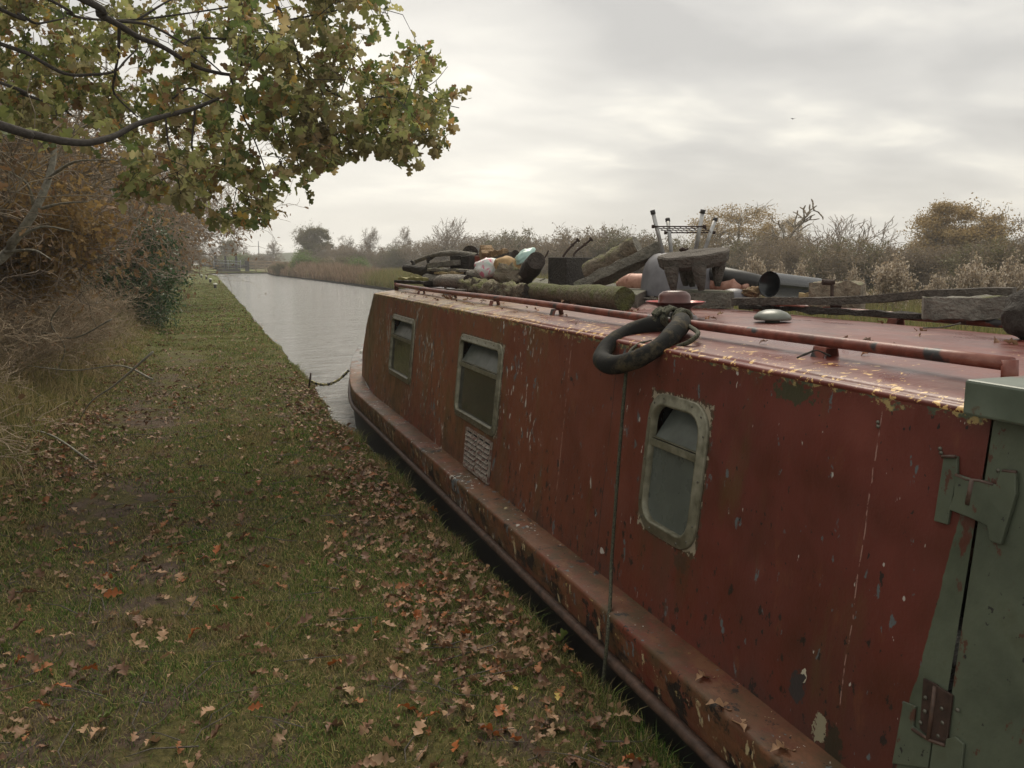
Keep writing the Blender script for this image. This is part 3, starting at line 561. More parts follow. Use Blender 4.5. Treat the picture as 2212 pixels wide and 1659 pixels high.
# mushroom vent and dish vent fixed to the roof
q = PZ(1668, 700, zroof(2.18)); b = MB(); b.lathe(q, [(.03, -.01), (.03, .02), (.074, .018), (.078, .024), (.074, .036), (.058, .05), (.03, .060), (.001, .063)], 32); b.build('mushroom_vent', MT['vent'], boat, True, label='small grey-green domed vent on the wet red roof')
q = P(1459, 653, 3.8); q[2] = zroof(q[0]); hz = 1.306-q[2]
b = MB(); b.lathe(q, [(.112, -.006), (.112, .006), (.10, .012), (.098, .022), (.085, .026), (.07, .05), (.085, .065), (.12, hz-.006), (.136, hz+.004), (.137, hz+.008), (.132, hz+.007)], 40, 0); b.lathe(q, [(.1325, hz+.0075), (.115, hz-.004), (.08, hz-.012), (.001, hz-.012)], 40, 1)
dv = b.build('dish_vent', [MT['dishdark'], MT['dishred']], boat, True, label='round red-lined dish on a flared iron base with an upturned brown bowl')
b = MB(); b.lathe(q+V3(-.006, 0, hz-.012), [(.082, 0), (.084, .005), (.074, .012), (.073, .045), (.066, .056), (.058, .060), (.056, .064), (.03, .069), (.001, .070)], 32); b.build('vent_cap', MT['capbrown'], dv, True)
# ------------------------------------------------------------------ things lying on the roof
def log(name, p0, p1, r0, r1, mats, label, cat='log', nz=.12, n=18, k=20, bendz=0., group=None, ends=True, sc=8, seed=0, sq=1.):
    p0 = np.asarray(p0, float); p1 = np.asarray(p1, float); pts = []; rr = []
    for i in range(n+1):
        t = i/n; q = lerp(p0, p1, t); q = q+V3(0, 0, bendz*4*t*(1-t)); pts.append(q); rr.append(lerp(r0, r1, t)*(1+.06*math.sin(t*9+seed)))
    b = MB(); base = (p0+p1)/2; base = V3(base[0], base[1], min(p0[2], p1[2])-max(r0, r1))
    b.tube(pts, rr, k, 0, cap=False, nz=nz, sc=sc, seed=seed, squash=sq)
    th = empty(name, base, label, cat, group); b.build('bark', mats[0], th, True)
    for e, nm in ((0, -1), (n, 1)):
        c_ = MB(); k0 = e*k; ring = [np.array(b.v[k0+j]) for j in range(k)]; c0 = np.mean(ring, 0); ax = (pts[1]-pts[0]) if e == 0 else (pts[-2]-pts[-1]); ax /= np.linalg.norm(ax)
        V = [c0]+[lerp(c0, q, .5) for q in ring]+ring+[q+ax*.004 for q in ring]
        F = [(0, 1+j, 1+(j+1) % k) for j in range(k)]+[(1+j, 1+k+j, 1+k+(j+1) % k, 1+(j+1) % k) for j in range(k)]+[(1+k+j, 1+2*k+j, 1+2*k+(j+1) % k, 1+k+(j+1) % k) for j in range(k)]
        c_.add(V, F); c_.build('cut_end', mats[1], th)
    return th
def beam(name, p0, p1, w, h, mat, label, cat='timber', roll=0., holes=0, n=16, nz=.011, group=None, hm=None, taper=1.):
    p0 = np.asarray(p0, float); p1 = np.asarray(p1, float); R = frame(p1-p0); L = np.linalg.norm(p1-p0); cr, sr = math.cos(roll), math.sin(roll)
    b = MB(); V = []; ring = []
    for i in range(n+1):
        x = L*i/n; tw = lerp(1, taper, i/n)
        for (a, c_) in ((-1, -1), (-.9, -1.02), (0, -1), (.9, -1.02), (1, -1), (1.01, 0), (1, 1), (.9, 1.03), (0, 1), (-.9, 1.03), (-1, 1), (-1.01, 0)):
            a_ = a*w/2*tw; z_ = c_*h/2*tw; q = R@V3(x, a_*cr-z_*sr, a_*sr+z_*cr)+p0; j = mn.noise(Vector(q*14)); j2 = mn.noise(Vector(q*40+5)); V.append(q+R@V3(0, a*j*nz, c_*(j*nz+j2*nz*.6)))
    k = 12; F = [(i*k+j, i*k+(j+1) % k, (i+1)*k+(j+1) % k, (i+1)*k+j) for i in range(n) for j in range(k)]+[list(range(k))[::-1], [n*k+j for j in range(k)]]
    b.add(V, F)
    if not holes:
        o = b.build(name, mat, None, False, loc=(p0+p1)/2, bevel=.003); return tag(o, label, cat, group)
    th = empty(name, (p0+p1)/2, label, cat, group); b.build('beam', mat, th, False, bevel=.003)
    for i in range(holes):
        x = L*(i+.7)/(holes+.4); t = MB(); up = R@V3(0, -sr, cr); c0 = p0+R@V3(x, 0, 0)+up*(h/2*lerp(1, taper, x/L)-.004)
        Rl = np.array([R[:, 0], np.cross(up, R[:, 0]), up]).T; t.lathe(c0, [(.0165, 0), (.0165, .012), (.0115, .0125), (.0105, .006), (.0001, .006)], 12, 0, Rl@np.diag([1.5, .8, 1])); t.build('bolt_hole', MT['inside'], th)
    return th
def poly(name, pix, ztop, zbot, mat, label, cat='timber'):
    pts = [PZ(u, v, ztop) for u, v in pix]; c = np.mean(pts, 0); b = MB(); b.prism([p-V3(0, 0, ztop-zbot) for p in pts], V3(0, 0, ztop-zbot)); o = b.build(name, mat, None, False, loc=(c[0], c[1], zbot), bevel=.005); return tag(o, label, cat)
def blob(c, rx, ry, rz, mat, name, label, cat, nz=.2, sc=9, R=None, seed=0, lv=16, tags=True, cre=0.):
    b = MB(); prof = [(math.sin(math.pi*i/lv), -math.cos(math.pi*i/lv)) for i in range(lv+1)]; k = 24; V = []
    for (r, z) in prof:
        for j in range(k):
            a = 2*math.pi*j/k; d = V3(r*math.cos(a), r*math.sin(a), z); f = 1+nz*mn.noise(Vector(d*1.8)+Vector((seed, 0, 0)))+cre*abs(mn.noise(Vector(d*4+seed)))
            q = V3(d[0]*rx, d[1]*ry, d[2]*rz)*f; V.append((R@q if R is not None else q)+np.asarray(c))
    b.add(V, [(i*k+j, i*k+(j+1) % k, (i+1)*k+(j+1) % k, (i+1)*k+j) for i in range(lv) for j in range(k)])
    if not tags: return b
    o = b.build(name, mat, None, True, loc=(c[0], c[1], c[2]-rz)); return tag(o, label, cat)
# front heap
def c1(x, y): return (855.8+x*.1488, 515.7+y*.1488)
def c2(x, y): return (1152.1+x*.1488, 482.8+y*.1488)
log('log', P(1150, 629, 5.85), P(1349, 646, 4.42), .058, .066, [MT['moss'], MT['mossend']], 'thick bright green mossy log lying beside the handrail, its cut end toward the dish', nz=.14, seed=1)
log('log', P(923, 606, 8.2), P(1012, 608, 7.35), .062, .060, [MT['birch'], MT['darkend']], 'pale grey birch log lying at the left end of the row behind the handrail', nz=.12, seed=2)
log('log', P(1005, 621, 7.05), P(1142, 634, 5.75), .072, .060, [MT['bark'], MT['darkend']], 'log with ragged lichened bark between the birch log and the mossy log', nz=.75, sc=20, seed=3, n=40, k=28)
log('log', P(1014, 592, 7.5), P(1092, 596, 7.0), .045, .04, [MT['birch'], MT['darkend']], 'thin grey log half hidden under the pink and white bag', nz=.1, seed=4)
log('log', P(1159, 563, 6.35), P(1128, 606, 6.8), .076, .072, [MT['timberd'], MT['darkend']], 'short dark log standing tilted with its round sawn face showing', nz=.1, seed=5)
log('log', P(1266, 590, 6.15), P(1378, 531, 5.95), .070, .074, [MT['bark'], MT['timber']], 'big rough-barked log propped diagonally behind the bored beam', nz=.22, sc=12, seed=6, n=26)
GN = log('log', P(874, 578, 8.5), P(938, 590, 8.2), .032, .062, [MT['timberd'], MT['darkend']], 'dark gnarled log with a pointed snout jutting over the bow end of the roof', nz=.3, seed=7)
log('log', P(1016, 549, 8.0), P(1060, 556, 9.0), .078, .07, [MT['timberd'], MT['darkend']], 'dark round log end topping the pile of boards', nz=.1, seed=8)
log('driftwood', P(*c1(245, 350), 8.35), P(*c1(1170, 255), 7.9), .030, .042, [MT['plankl'], MT['darkend']], 'long curved bleached driftwood limb on top of the board pile', 'driftwood', nz=.15, bendz=.06, seed=9, sq=.7)
for (x, y, x2, y2) in ((250, 380, 215, 320), (450, 440, 455, 290), (450, 300, 560, 250)): b = MB(); b.tube(path([P(*c1(x, y), 8.2), P(*c1((x+x2)/2+12, (y+y2)/2), 8.2), P(*c1(x2, y2), 8.2)], 4), [.022-.0012*i for i in range(9)], 8, nz=.3, sc=20); b.build('branch_stub', MT['timberd'], GN, True)
beam('board', P(*c1(500, 392), 8.2), P(*c1(900, 345), 7.9), .10, .045, MT['plankl'], 'thick grey board directly under the curved driftwood', 'board')
beam('board', P(*c1(520, 445), 8.1), P(*c1(1000, 462), 7.7), .12, .026, MT['plankl'], 'thin pale board in the middle of the board pile', 'board')
beam('board', P(*c1(610, 500), 8.0), P(*c1(920, 500), 7.7), .10, .022, MT['pale'], 'short pale board at the bottom of the board pile', 'board')
beam('timber_block', P(*c1(880, 400), 8.1), P(*c1(1150, 400), 7.9), .16, .19, MT['timberd'], 'big dark block of timber at the right end of the board pile', nz=.012)
beam('board', P(*c1(80, 592), 8.3), P(*c1(450, 592), 8.0), .10, .034, MT['yellow'], 'yellow-green painted board poking out left of the birch log', 'board')
beam('board', P(*c1(40, 625), 8.2), P(*c1(460, 640), 7.9), .12, .03, MT['timberd'], 'dark wet board under the yellow-green board', 'board')
beam('board', P(*c1(640, 742), 6.9), P(*c1(980, 755), 6.6), .06, .02, MT['plank'], 'small grey offcut lying on the roof below the ragged log', 'board')
beam('crate', P(*c1(1200, 345), 7.8), P(*c1(1440, 345), 7.7), .14, .12, MT['crate'], 'small red-brown crate behind the pink and white bag', 'crate', nz=.002)
beam('firewood', P(*c1(1290, 150), 7.6), P(*c1(1330, 290), 7.5), .11, .09, MT['split'], 'upright chunk of pale split firewood above the red crate', 'firewood', nz=.02, taper=1.15)
beam('firewood', P(*c1(1390, 240), 7.5), P(*c1(1600, 200), 7.3), .07, .06, MT['split'], 'pale split billet lying right of the upright firewood chunk', 'firewood', nz=.02)
beam('firewood', P(*c1(1440, 290), 7.4), P(*c1(1670, 220), 7.2), .035, .03, MT['plank'], 'thin grey stick of firewood under the split billet', 'firewood', nz=.01)
log('log', P(*c1(1730, 222), 7.2), P(*c1(1740, 240), 7.6), .035, .035, [MT['timberd'], MT['darkend']], 'small dark round log end between the firewood and the mint bag', seed=12)
b = MB(); b.tube(path([P(*c1(1190, 215), 7.7), P(*c1(1260, 225), 7.7), P(*c1(1310, 290), 7.7)], 6), .006, 8); tag(b.build('hose', MT['alu'], None, True, loc=P(*c1(1250, 250), 7.7)), 'short pale curved length of hose behind the red crate', 'hose')
blob(P(*c1(1335, 420), 7.0),   .13, .07, .075, MT['bagpink'], 'plastic_bag', 'crumpled pink and white plastic bag on the heap of logs', 'plastic bag', .25, cre=.22, seed=3)
blob(P(*c1(1860, 255), 6.9),   .10, .06, .045, MT['bagmint'], 'plastic_bag', 'crumpled mint green plastic bag behind the tilted dark log', 'plastic bag', .3, cre=.25, seed=8, R=rotm(np.array([.2]), np.array([-.6]), np.array([0.]))[0])
sk = empty('sack', P(*c1(1600, 440), 6.9), 'stuffed tan sack with a knotted neck beside the pink and white bag', 'sack')
blob(P(*c1(1610, 375), 6.9), .115, .08, .068, None, '', '', '', .18, tags=False, seed=1).build('cloth', MT['sack'], sk, True)
blob(P(*c1(1465, 325), 6.85), .022, .02, .018, None, '', '', '', .3, tags=False, seed=2).build('knot', MT['sack'], sk, True)
b = blob(P(*c1(1610, 540), 6.2), .075, .03, .07, MT['bark'], 'bark_chunk', 'jagged upright chunk of bark in front of the tan sack', 'bark', .8, seed=5, cre=.8)
bb = MB(); bb.tube(path([P(*c1(2150, 290), 6.5), P(*c1(2190, 220), 6.5), P(*c1(2212, 170), 6.5)], 4), .006, 6); tag(bb.build('iron_rod', MT['iron'], None, True, loc=P(*c1(2150, 290), 6.5)), 'thin dark iron rod poking up right of the tilted dark log', 'rod')
poly('timber_block', [(1158, 600), (1221, 605.5), (1200, 615), (1140, 617)], 1.315, 1.232, MT['timber'], 'flat grey block of timber at the left end of the mossy log')
poly('timber_block', [(1299, 619), (1320, 611.5), (1417, 616.5), (1376, 636)], 1.315, 1.232, MT['timber'], 'broad flat timber with bolt holes behind the right end of the mossy log')
tb = empty('timber_block', P(1223, 612, 6.2), 'upright dark square timber with two bent bolts sticking out of its top', 'timber')
a = P(1184, 552.5, 6.35); c_ = P(1223.5, 555.5, 6.1); e = P(1284, 550.5, 6.5); bk = a+e-c_
b = MB(); b.prism([V3(*p[:2], 1.236) for p in (a, c_, e, bk)], V3(0, 0, c_[2]-1.236)); b.build('beam', [MT['timberd']], tb, bevel=.006)
for pts in ([(430, 490), (480, 410), (560, 320), (640, 245)], [(585, 480), (610, 420), (660, 370), (740, 310), (830, 235)]):
    b = MB(); pp = path([P(*c2(*q), 6.3) for q in pts], 5); b.tube(pp, .0085, 8); b.tube([pp[-1], pp[-1]+(pp[-1]-pp[-2])*.9], .02, 6); b.tube([pp[-6], pp[-5]], .015, 6); b.build('bolt', MT['iron'], tb)
beam('beam', P(1246, 625, 5.5), P(1432, 537, 5.35), .12, .07, MT['timber'], 'long weathered beam with a row of bolt holes sloping up to the upturned stool', holes=6, roll=-.35)
# cylinder
ca, cb = P(1341, 613, 5.75), P(1606, 619, 5.0); ax = (cb-ca)/np.linalg.norm(cb-ca); pts = []; rr = []
for t in np.linspace(0, 1, 30):
    pts.append(lerp(ca, cb, t)); L = np.linalg.norm(cb-ca); e = min(t, 1-t)*L; rr.append(.072*math.sqrt(max(0.02, 1-max(0, (1-e/.055))**2.4)))
gc = empty('gas_cylinder', V3(*((ca+cb)/2)[:2], 1.26), 'long dented copper-pink metal cylinder lying behind the beams and the slab stool', 'cylinder')
b = MB(); b.tube(pts, rr, 26, nz=.03, sc=6); b.build('tank', MT['copper'], gc, True)
b = MB(); b.tube([ca-ax*.03, ca+ax*.01], .018, 12); b.build('valve_boss', MT['copper'], gc, True); b = MB(); b.tube([cb-ax*.01, cb+ax*.03], .018, 12); b.build('valve_boss', MT['copper'], gc, True)
b = MB(); b.tube([lerp(ca, cb, .11)-ax*.004, lerp(ca, cb, .11)+ax*.004], .0745, 26); b.build('weld_band', MT['copper'], gc, True)
# upturned stool with four tube legs
sc_ = P(1468, 546, 5.25); st_ = empty('stool', V3(sc_[0], sc_[1], 1.26), 'upturned metal stool, grey seat down and four capped tube legs in the air', 'stool')
b = MB(); zt = sc_[2]; b.lathe(V3(sc_[0], sc_[1], 0), [(.24, 1.28), (.238, 1.36), (.228, 1.43), (.212, 1.48), (.19, zt-.035), (.162, zt-.012), (.13, zt-.002), (.001, zt+.002)], 36); b.build('seat', MT['tub'], st_, True)
def c3(x, y): return (1316.7+x*.2381, 427.9+.2381*y)
LG = [((390, 115), (485, 500), 5.1, 5.15), ((527, 190), (560, 485), 5.4, 5.35), ((848, 110), (778, 490), 5.0, 5.05), ((962, 185), (860, 480), 5.3, 5.3)]
for t_, b_, d1, d2 in LG:
    A = P(*c3(*t_), d1); Bq = P(*c3(*b_), d2); l = MB(); l.tube([A, Bq], .0125, 12); lo_ = l.build('leg', MT['alu'], st_, True)
    l = MB(); l.tube([A+(A-Bq)*.015, A-(A-Bq)*.08], .0155, 12); l.build('rubber_foot', MT['cap'], lo_, True)
l = MB(); a0, a1, b0, b1 = P(*c3(395, 258), 5.1), P(*c3(862, 258), 5.0), P(*c3(508, 315), 5.4), P(*c3(948, 312), 5.3)
l.tube([a0, a1], .0045, 6); l.tube([b0, b1], .0045, 6)
for t in np.linspace(.06, .94, 9): l.tube([lerp(a0, a1, t), lerp(b0, b1, t)], .0025, 5)
for t in (.3, .6): l.tube([lerp(a0, b0, t), lerp(a1, b1, t)], .0025, 5)
for q in (a0, a1, b0, b1): l.tube([q-CR*.008, q+CR*.008], .011, 8)
l.build('wire_rack', MT['iron'], st_, True)
# slab stool on the round block
q = P(1497, 545, 4.7); Rt = frame(CR, (0, 0, 1)); tilt = rotm(np.array([0.]), np.array([-.13]), np.array([.10]))[0]; RB = Rt@tilt
ss = empty('slab_stool', V3(q[0], q[1], 1.335), 'thick weathered wooden slab seat on stubby tapered feet, standing on the round log slice', 'stool')
b = MB(); V = []; k = 40
for (r, z) in ((.001, .0), (.12, .0), (.196, -.002), (.203, -.012), (.195, -.06), (.17, -.082), (.001, -.082)):
    for j in range(k):
        a = 2*math.pi*j/k; f = 1+.035*math.sin(3*a+1)+.02*math.sin(7*a); V.append(q+RB@V3(r*f*math.cos(a), r*f*math.sin(a)*.85, z+.003*mn.noise(Vector((math.cos(a)*3, math.sin(a)*3, r*20)))))
b.add(V, [(i*k+j, i*k+(j+1) % k, (i+1)*k+(j+1) % k, (i+1)*k+j) for i in range(6) for j in range(k)]); b.build('seat', MT['plank'], ss, False)
for (x, y, x2, y2, d) in ((565, 660, 582, 838, 4.58), (815, 640, 835, 838, 4.55), (990, 610, 980, 800, 4.72), (740, 660, 752, 805, 4.85), (690, 660, 690, 795, 4.9)):
    l = MB(); l.tube([P(*c3(x, y-30), d), P(*c3(x, y), d), P(*c3(lerp(x, x2, .6), lerp(y, y2, .6)), d), P(*c3(x2, y2), d)], [.042, .041, .028, .016], 12, nz=.1, sc=10); l.build('leg', MT['plank'], ss, True)
b = MB(); b.tube([P(*c3(640, 480), 4.6), P(*c3(660, 462), 4.6), P(*c3(690, 470), 4.6), P(*c3(715, 458), 4.6)], [.008, .014, .008, .005], 6, nz=.6, sc=60)
tag(b.build('dead_leaf_tuft', MT['iron'], None, True, loc=q), 'small dark tuft of dead leaf lying on the slab stool', 'leaf')
q = P(1515, 622, 4.75); rs = empty('log_slice', V3(q[0], q[1], 1.235), 'thick round slice of log carrying the slab stool', 'log slice')
b = MB(); k = 40; V = []
for (r, z) in ((.001, 1.328), (.17, 1.328), (.185, 1.322), (.19, 1.28), (.186, 1.236), (.001, 1.236)):
    for j in range(k): a = 2*math.pi*j/k; f = 1+.05*math.sin(2*a+.4)+.012*math.sin(11*a); V.append(V3(q[0]+r*f*math.cos(a), q[1]+r*f*math.sin(a), z))
b.add(V, [(i*k+j, i*k+(j+1) % k, (i+1)*k+(j+1) % k, (i+1)*k+j) for i in range(5) for j in range(k)]); b.build('wood', MT['timber'], rs)
# small scrap to the right
q = P(1586, 628, 4.85); b = MB(); b.lathe(V3(q[0], q[1], 1.25), [(.085, 0), (.087, .02), (.08, .05), (.05, .078), (.02, .086), (.001, .087)], 28); tag(b.build('bowl', MT['tub'], None, True, loc=V3(q[0], q[1], 1.25)), 'upturned grey enamel bowl right of the slab stool', 'bowl')
blob(P(1625, 630, 4.8), .05, .03, .022, MT['split'], 'dead_leaf', 'curled dry brown leaf between the enamel bowl and the black bucket', 'leaf', .6, cre=1.)
q = P(1592, 607, 5.2); b = MB(); Rr_ = rotm(np.array([.3]), np.array([.18]), np.array([.12]))[0]; k1, k2 = 40, 14; V = []
for i in range(k1):
    a = 2*math.pi*i/k1
    for j in range(k2):
        c_ = 2*math.pi*j/k2; V.append(q+V3(0, 0, .005)+Rr_@V3((.175+.052*math.cos(c_))*math.cos(a), (.175+.052*math.cos(c_))*math.sin(a), .058*math.sin(c_)*(1-.15*abs(math.cos(c_)))))
b.add(V, [(i*k2+j, ((i+1) % k1)*k2+j, ((i+1) % k1)*k2+(j+1) % k2, i*k2+(j+1) % k2) for i in range(k1) for j in range(k2)]); tag(b.build('tyre', MT['rubber'], None, True, loc=q-V3(0, 0, .06)), 'old black tyre lying behind the black plastic bucket', 'tyre')
pa, pb = P(1661, 614, 4.7), P(1766, 624, 4.95); ax = (pb-pa)/np.linalg.norm(pb-pa)
b = MB(); Rx = frame(ax); Rl = np.array([Rx[:, 1], Rx[:, 2], Rx[:, 0]]).T; L = np.linalg.norm(pb-pa); b.lathe(pa, [(.001, L-.012), (.06, L-.012), (.066, 0.008), (.072, .006), (.0745, 0), (.074, .012), (.069, .014), (.0635, L), (.001, L)], 32, 0, Rl)
tag(b.build('bucket', MT['blackplastic'], None, True, loc=pa-V3(0, 0, .07)), 'glossy black plastic bucket lying on its side with its open mouth to the left', 'bucket')
def c4(x, y): return (1700.7+.2448*x, 417+.2448*y)
q0 = P(*c4(215, 900), 4.45); q1 = P(*c4(670, 905), 4.3); th = empty('concrete_block', V3(*lerp(q0, q1, .5)[:2], 1.24), 'rough sandy concrete lump with a rusty T-shaped bolt in its face', 'block')
b = MB(); R_ = frame(q1-q0); L = np.linalg.norm(q1-q0); V = []; nx = 14
for i in range(nx+1):
    for j in range(12):
        a = 2*math.pi*j/12+.26; sx2 = np.clip(math.cos(a)*1.4, -1, 1)*.06; sz = np.clip(math.sin(a)*1.4, -1, 1)*.078; p = q0+R_@V3(L*i/nx, sx2, sz-.012); V.append(p*1+V3(0, 0, 1)*.02*mn.noise(Vector(p*22))+V3(1, 1, 0)*.012*mn.noise(Vector(p*30)))
b.add(V, [(i*12+j, i*12+(j+1) % 12, (i+1)*12+(j+1) % 12, (i+1)*12+j) for i in range(nx) for j in range(12)]+[list(range(12))[::-1], [nx*12+j for j in range(12)]]); b.build('lump', MT['stone'], th)
b = MB(); b.tube([P(*c4(395, 790), 4.2), P(*c4(395, 1000), 4.2)], .009, 8); b.tube([P(*c4(310, 788), 4.2), P(*c4(415, 786), 4.2)], .014, 8, nz=.5, sc=30); b.tube([P(*c4(385, 990), 4.2), P(*c4(470, 992), 4.2)], .014, 8, nz=.5, sc=30); b.build('bolt', MT['iron'], th)
beam('board', P(*c4(110, 938), 4.62), P(*c4(380, 945), 4.5), .03, .075, MT['pale'], 'short fresh pale board behind the long dark plank', 'board')
lp = [P(1588, 652, 4.42), P(1850, 648, 4.0), P(2010, 636, 3.72), P(2192, 629, 3.5)]
b = MB(); R0 = []
n = 30; pp = path(lp, 10); k = 8; V = []
for i, p in enumerate(pp):
    R_ = frame(pp[min(i+1, len(pp)-1)]-pp[max(i-1, 0)]); h = .019+.002*mn.noise(Vector(p*20))
    for (a, c_) in ((-1, -1), (0, -1), (1, -1), (1, 0), (1, 1), (0, 1), (-1, 1), (-1, 0)): V.append(p+R_@V3(0, a*.045, c_*h+.004*mn.noise(Vector(p*9+a))))
b.add(V, [(i*k+j, i*k+(j+1) % k, (i+1)*k+(j+1) % k, (i+1)*k+j) for i in range(len(pp)-1) for j in range(k)]+[list(range(k))[::-1], [(len(pp)-1)*k+j for j in range(k)]])
tag(b.build('plank', MT['plank'], None, False, loc=pp[15], bevel=.002), 'long dark plank spanning the roof and resting on the big grey timber block', 'plank')
beam('timber_block', P(1993, 667, 3.55), P(2200, 664, 3.42), .09, .094, MT['plankl'], 'big square grey timber block under the right end of the long plank')
beam('batten', P(1600, 662, 4.55), P(1990, 683, 3.62), .03, .026, MT['timberd'], 'thin dark wet batten lying on the roof below the long plank', 'batten', n=20)
blob(P(2222, 683, 2.75), .075, .08, .084, MT['timberd'], 'boulder', 'dark rounded lump of stone at the right end of the roof', 'stone', .25, seed=4)
b = MB(); b.tube(path([P(*c4(1200, 1190), 2.9), P(*c4(1360, 1185), 2.85), P(*c4(1530, 1150), 2.85)], 5), .003, 6, nz=.4, sc=40); tag(b.build('twig', MT['plank'], None, True, loc=P(*c4(1360, 1185), 2.87)), 'thin brown twig lying on the red roof below the big grey timber block', 'twig')
b = MB(); b.tube(path([PZ(1722, 773, 1.218), PZ(1745, 763, 1.23), PZ(1765, 757, 1.235), PZ(1795, 770, 1.218)], 5), .003, 6, nz=.4, sc=40); tag(b.build('twig', MT['timberd'], None, True, loc=PZ(1745, 765, 1.22)), 'dark wiry twig caught under the handrail bracket nearest the green hatch', 'twig')
# fender ring and hanging rope
fp = [PX(1462, 692, 1.80), PX(1432, 697, 1.76), PX(1370, 712, 1.66), PX(1318, 741, 1.53), PX(1300, 776, 1.455), PX(1330, 788, 1.44), PX(1385, 772, 1.475), PX(1432, 742, 1.56), PX(1462, 712, 1.66), PX(1472, 695, 1.74), PX(1462, 686, 1.80)]
fr = empty('fender', V3(1.6, 2.7, 1.18), 'black rubber ring fender tied to the handrail and hanging over the roof edge', 'fender')
pp = path(fp, 8); b = MB(); b.tube(pp[:-1], [.035+.003*math.sin(i*.21) for i in range(len(pp[:-1]))], 18, nz=.07, sc=14); b.build('ring', MT['fender'], fr, True)
b = MB()
for (u0, v0, w) in ((1425, 689, .03), (1445, 684, .027), (1470, 690, .026)):
    for t in range(3):
        cc = PX(u0+4*t, v0+1.2*t, 1.76); ring = [cc+V3(0, 0, 1)*(w+.012)*math.sin(a)+V3(1, .1, 0)*(w+.006)*math.cos(a) for a in np.linspace(0, 2*math.pi, 13)]; b.tube(ring, .009, 7, cap=False, nz=.5, sc=50)
b.tube(path([PX(1475, 697, 1.74), PX(1500, 712, 1.70), PX(1508, 722, 1.66), PX(1490, 738, 1.62), PX(1462, 750, 1.6)], 5), .009, 8, nz=.2, sc=40); b.build('lashing', MT['rope'], fr, True)
rp = [PX(1408, 737, 1.60), PX(1378, 745, 1.55), PX(1357, 768, 1.49), PX(1351, 820, 1.465), PX(1338, 980, 1.445), PX(1322, 1200, 1.40), PX(1318, 1300, 1.335), PX(1312, 1380, 1.288), PX(1305, 1452, 1.275), PX(1302, 1480, 1.27)]
pp = path(rp, 12); b = MB(); V = []
b.tube(pp, .0068, 8, nz=.12, sc=90); tag(b.build('rope', MT['rope'], None, True, loc=(1.45, 2.5, .05)), 'dark green braided rope hanging from the ring fender down the red cabin side', 'rope')
# mooring line to the bank
a = V3(1.14, 10.1, .06); c_ = PX(753, 800, 1.62); n = 26; b = MB(); pts = [lerp(a, c_, t)-V3(0, 0, .10*4*t*(1-t)) for t in np.linspace(0, 1, n)]; mr = empty('mooring_rope', a, 'frayed black and yellow mooring rope from the bow to the bank', 'rope')
for ph, mt_ in ((0, 'capy'), (math.pi, 'rope')):
    pass
m = NT('black_yellow_rope', .8); m.col(m.ramp(m.noise(26, 2), [(.48, (.02, .02, .018)), (.52, (.35, .3, .12))])); m.bump(m.noise(150, 2), .8, .005)
b.tube(pts, [.013+.007*(abs(math.sin(i*1.3)) > .8) for i in range(n)], 8, nz=.3, sc=40); b.build('line', m.m, mr, True)
b = MB(); b.tube([a+V3(0, 0, .1), a-V3(.03, 0, .1)], .011, 8); b.build('mooring_pin', MT['iron'], mr, True)
n = 60; x = rng.uniform(2.2, 3.0, n); y = rng.uniform(4.4, 8.1, n); z = 1.24+.06*rng.random(n); L = rng.uniform(.04, .17, n); a = rng.normal(1.4, .7, n)
dv_ = np.stack([np.cos(a)*L, np.sin(a)*L, rng.normal(0, .25, n)*L], 1); A = np.stack([x, y, z], 1); r1 = rng.uniform(.003, .011, n)
V, F = segs_mesh(A-dv_, A+dv_, r1, r1*rng.uniform(.5, 1, n), 5)
tag(link('wood_scraps', fast('wood_scraps', V, F), MT['plankl']), 'broken sticks and wood scraps filling the gaps of the roof heap', 'wood scraps', kind='stuff')
n = 150; x = np.concatenate([rng.uniform(1.62, 2.2, 90), rng.uniform(1.8, 3.0, 60)]); y = np.concatenate([rng.uniform(3.2, 8, 90), rng.uniform(1.6, 8, 60)]); T, Fq = oakleaf(.4, .8, True)
V, F = scatter(T, Fq, np.stack([x, y, 1.20+.055*(1-((x-2.35)/.805)**2)*1.+ .0], 1)+V3(0, 0, -.005), rotm(rng.uniform(0, 6.28, n), rng.normal(0, .3, n), rng.normal(0, .4, n)), rng.uniform(.015, .05, n))
LEAFBITS = (V, F)
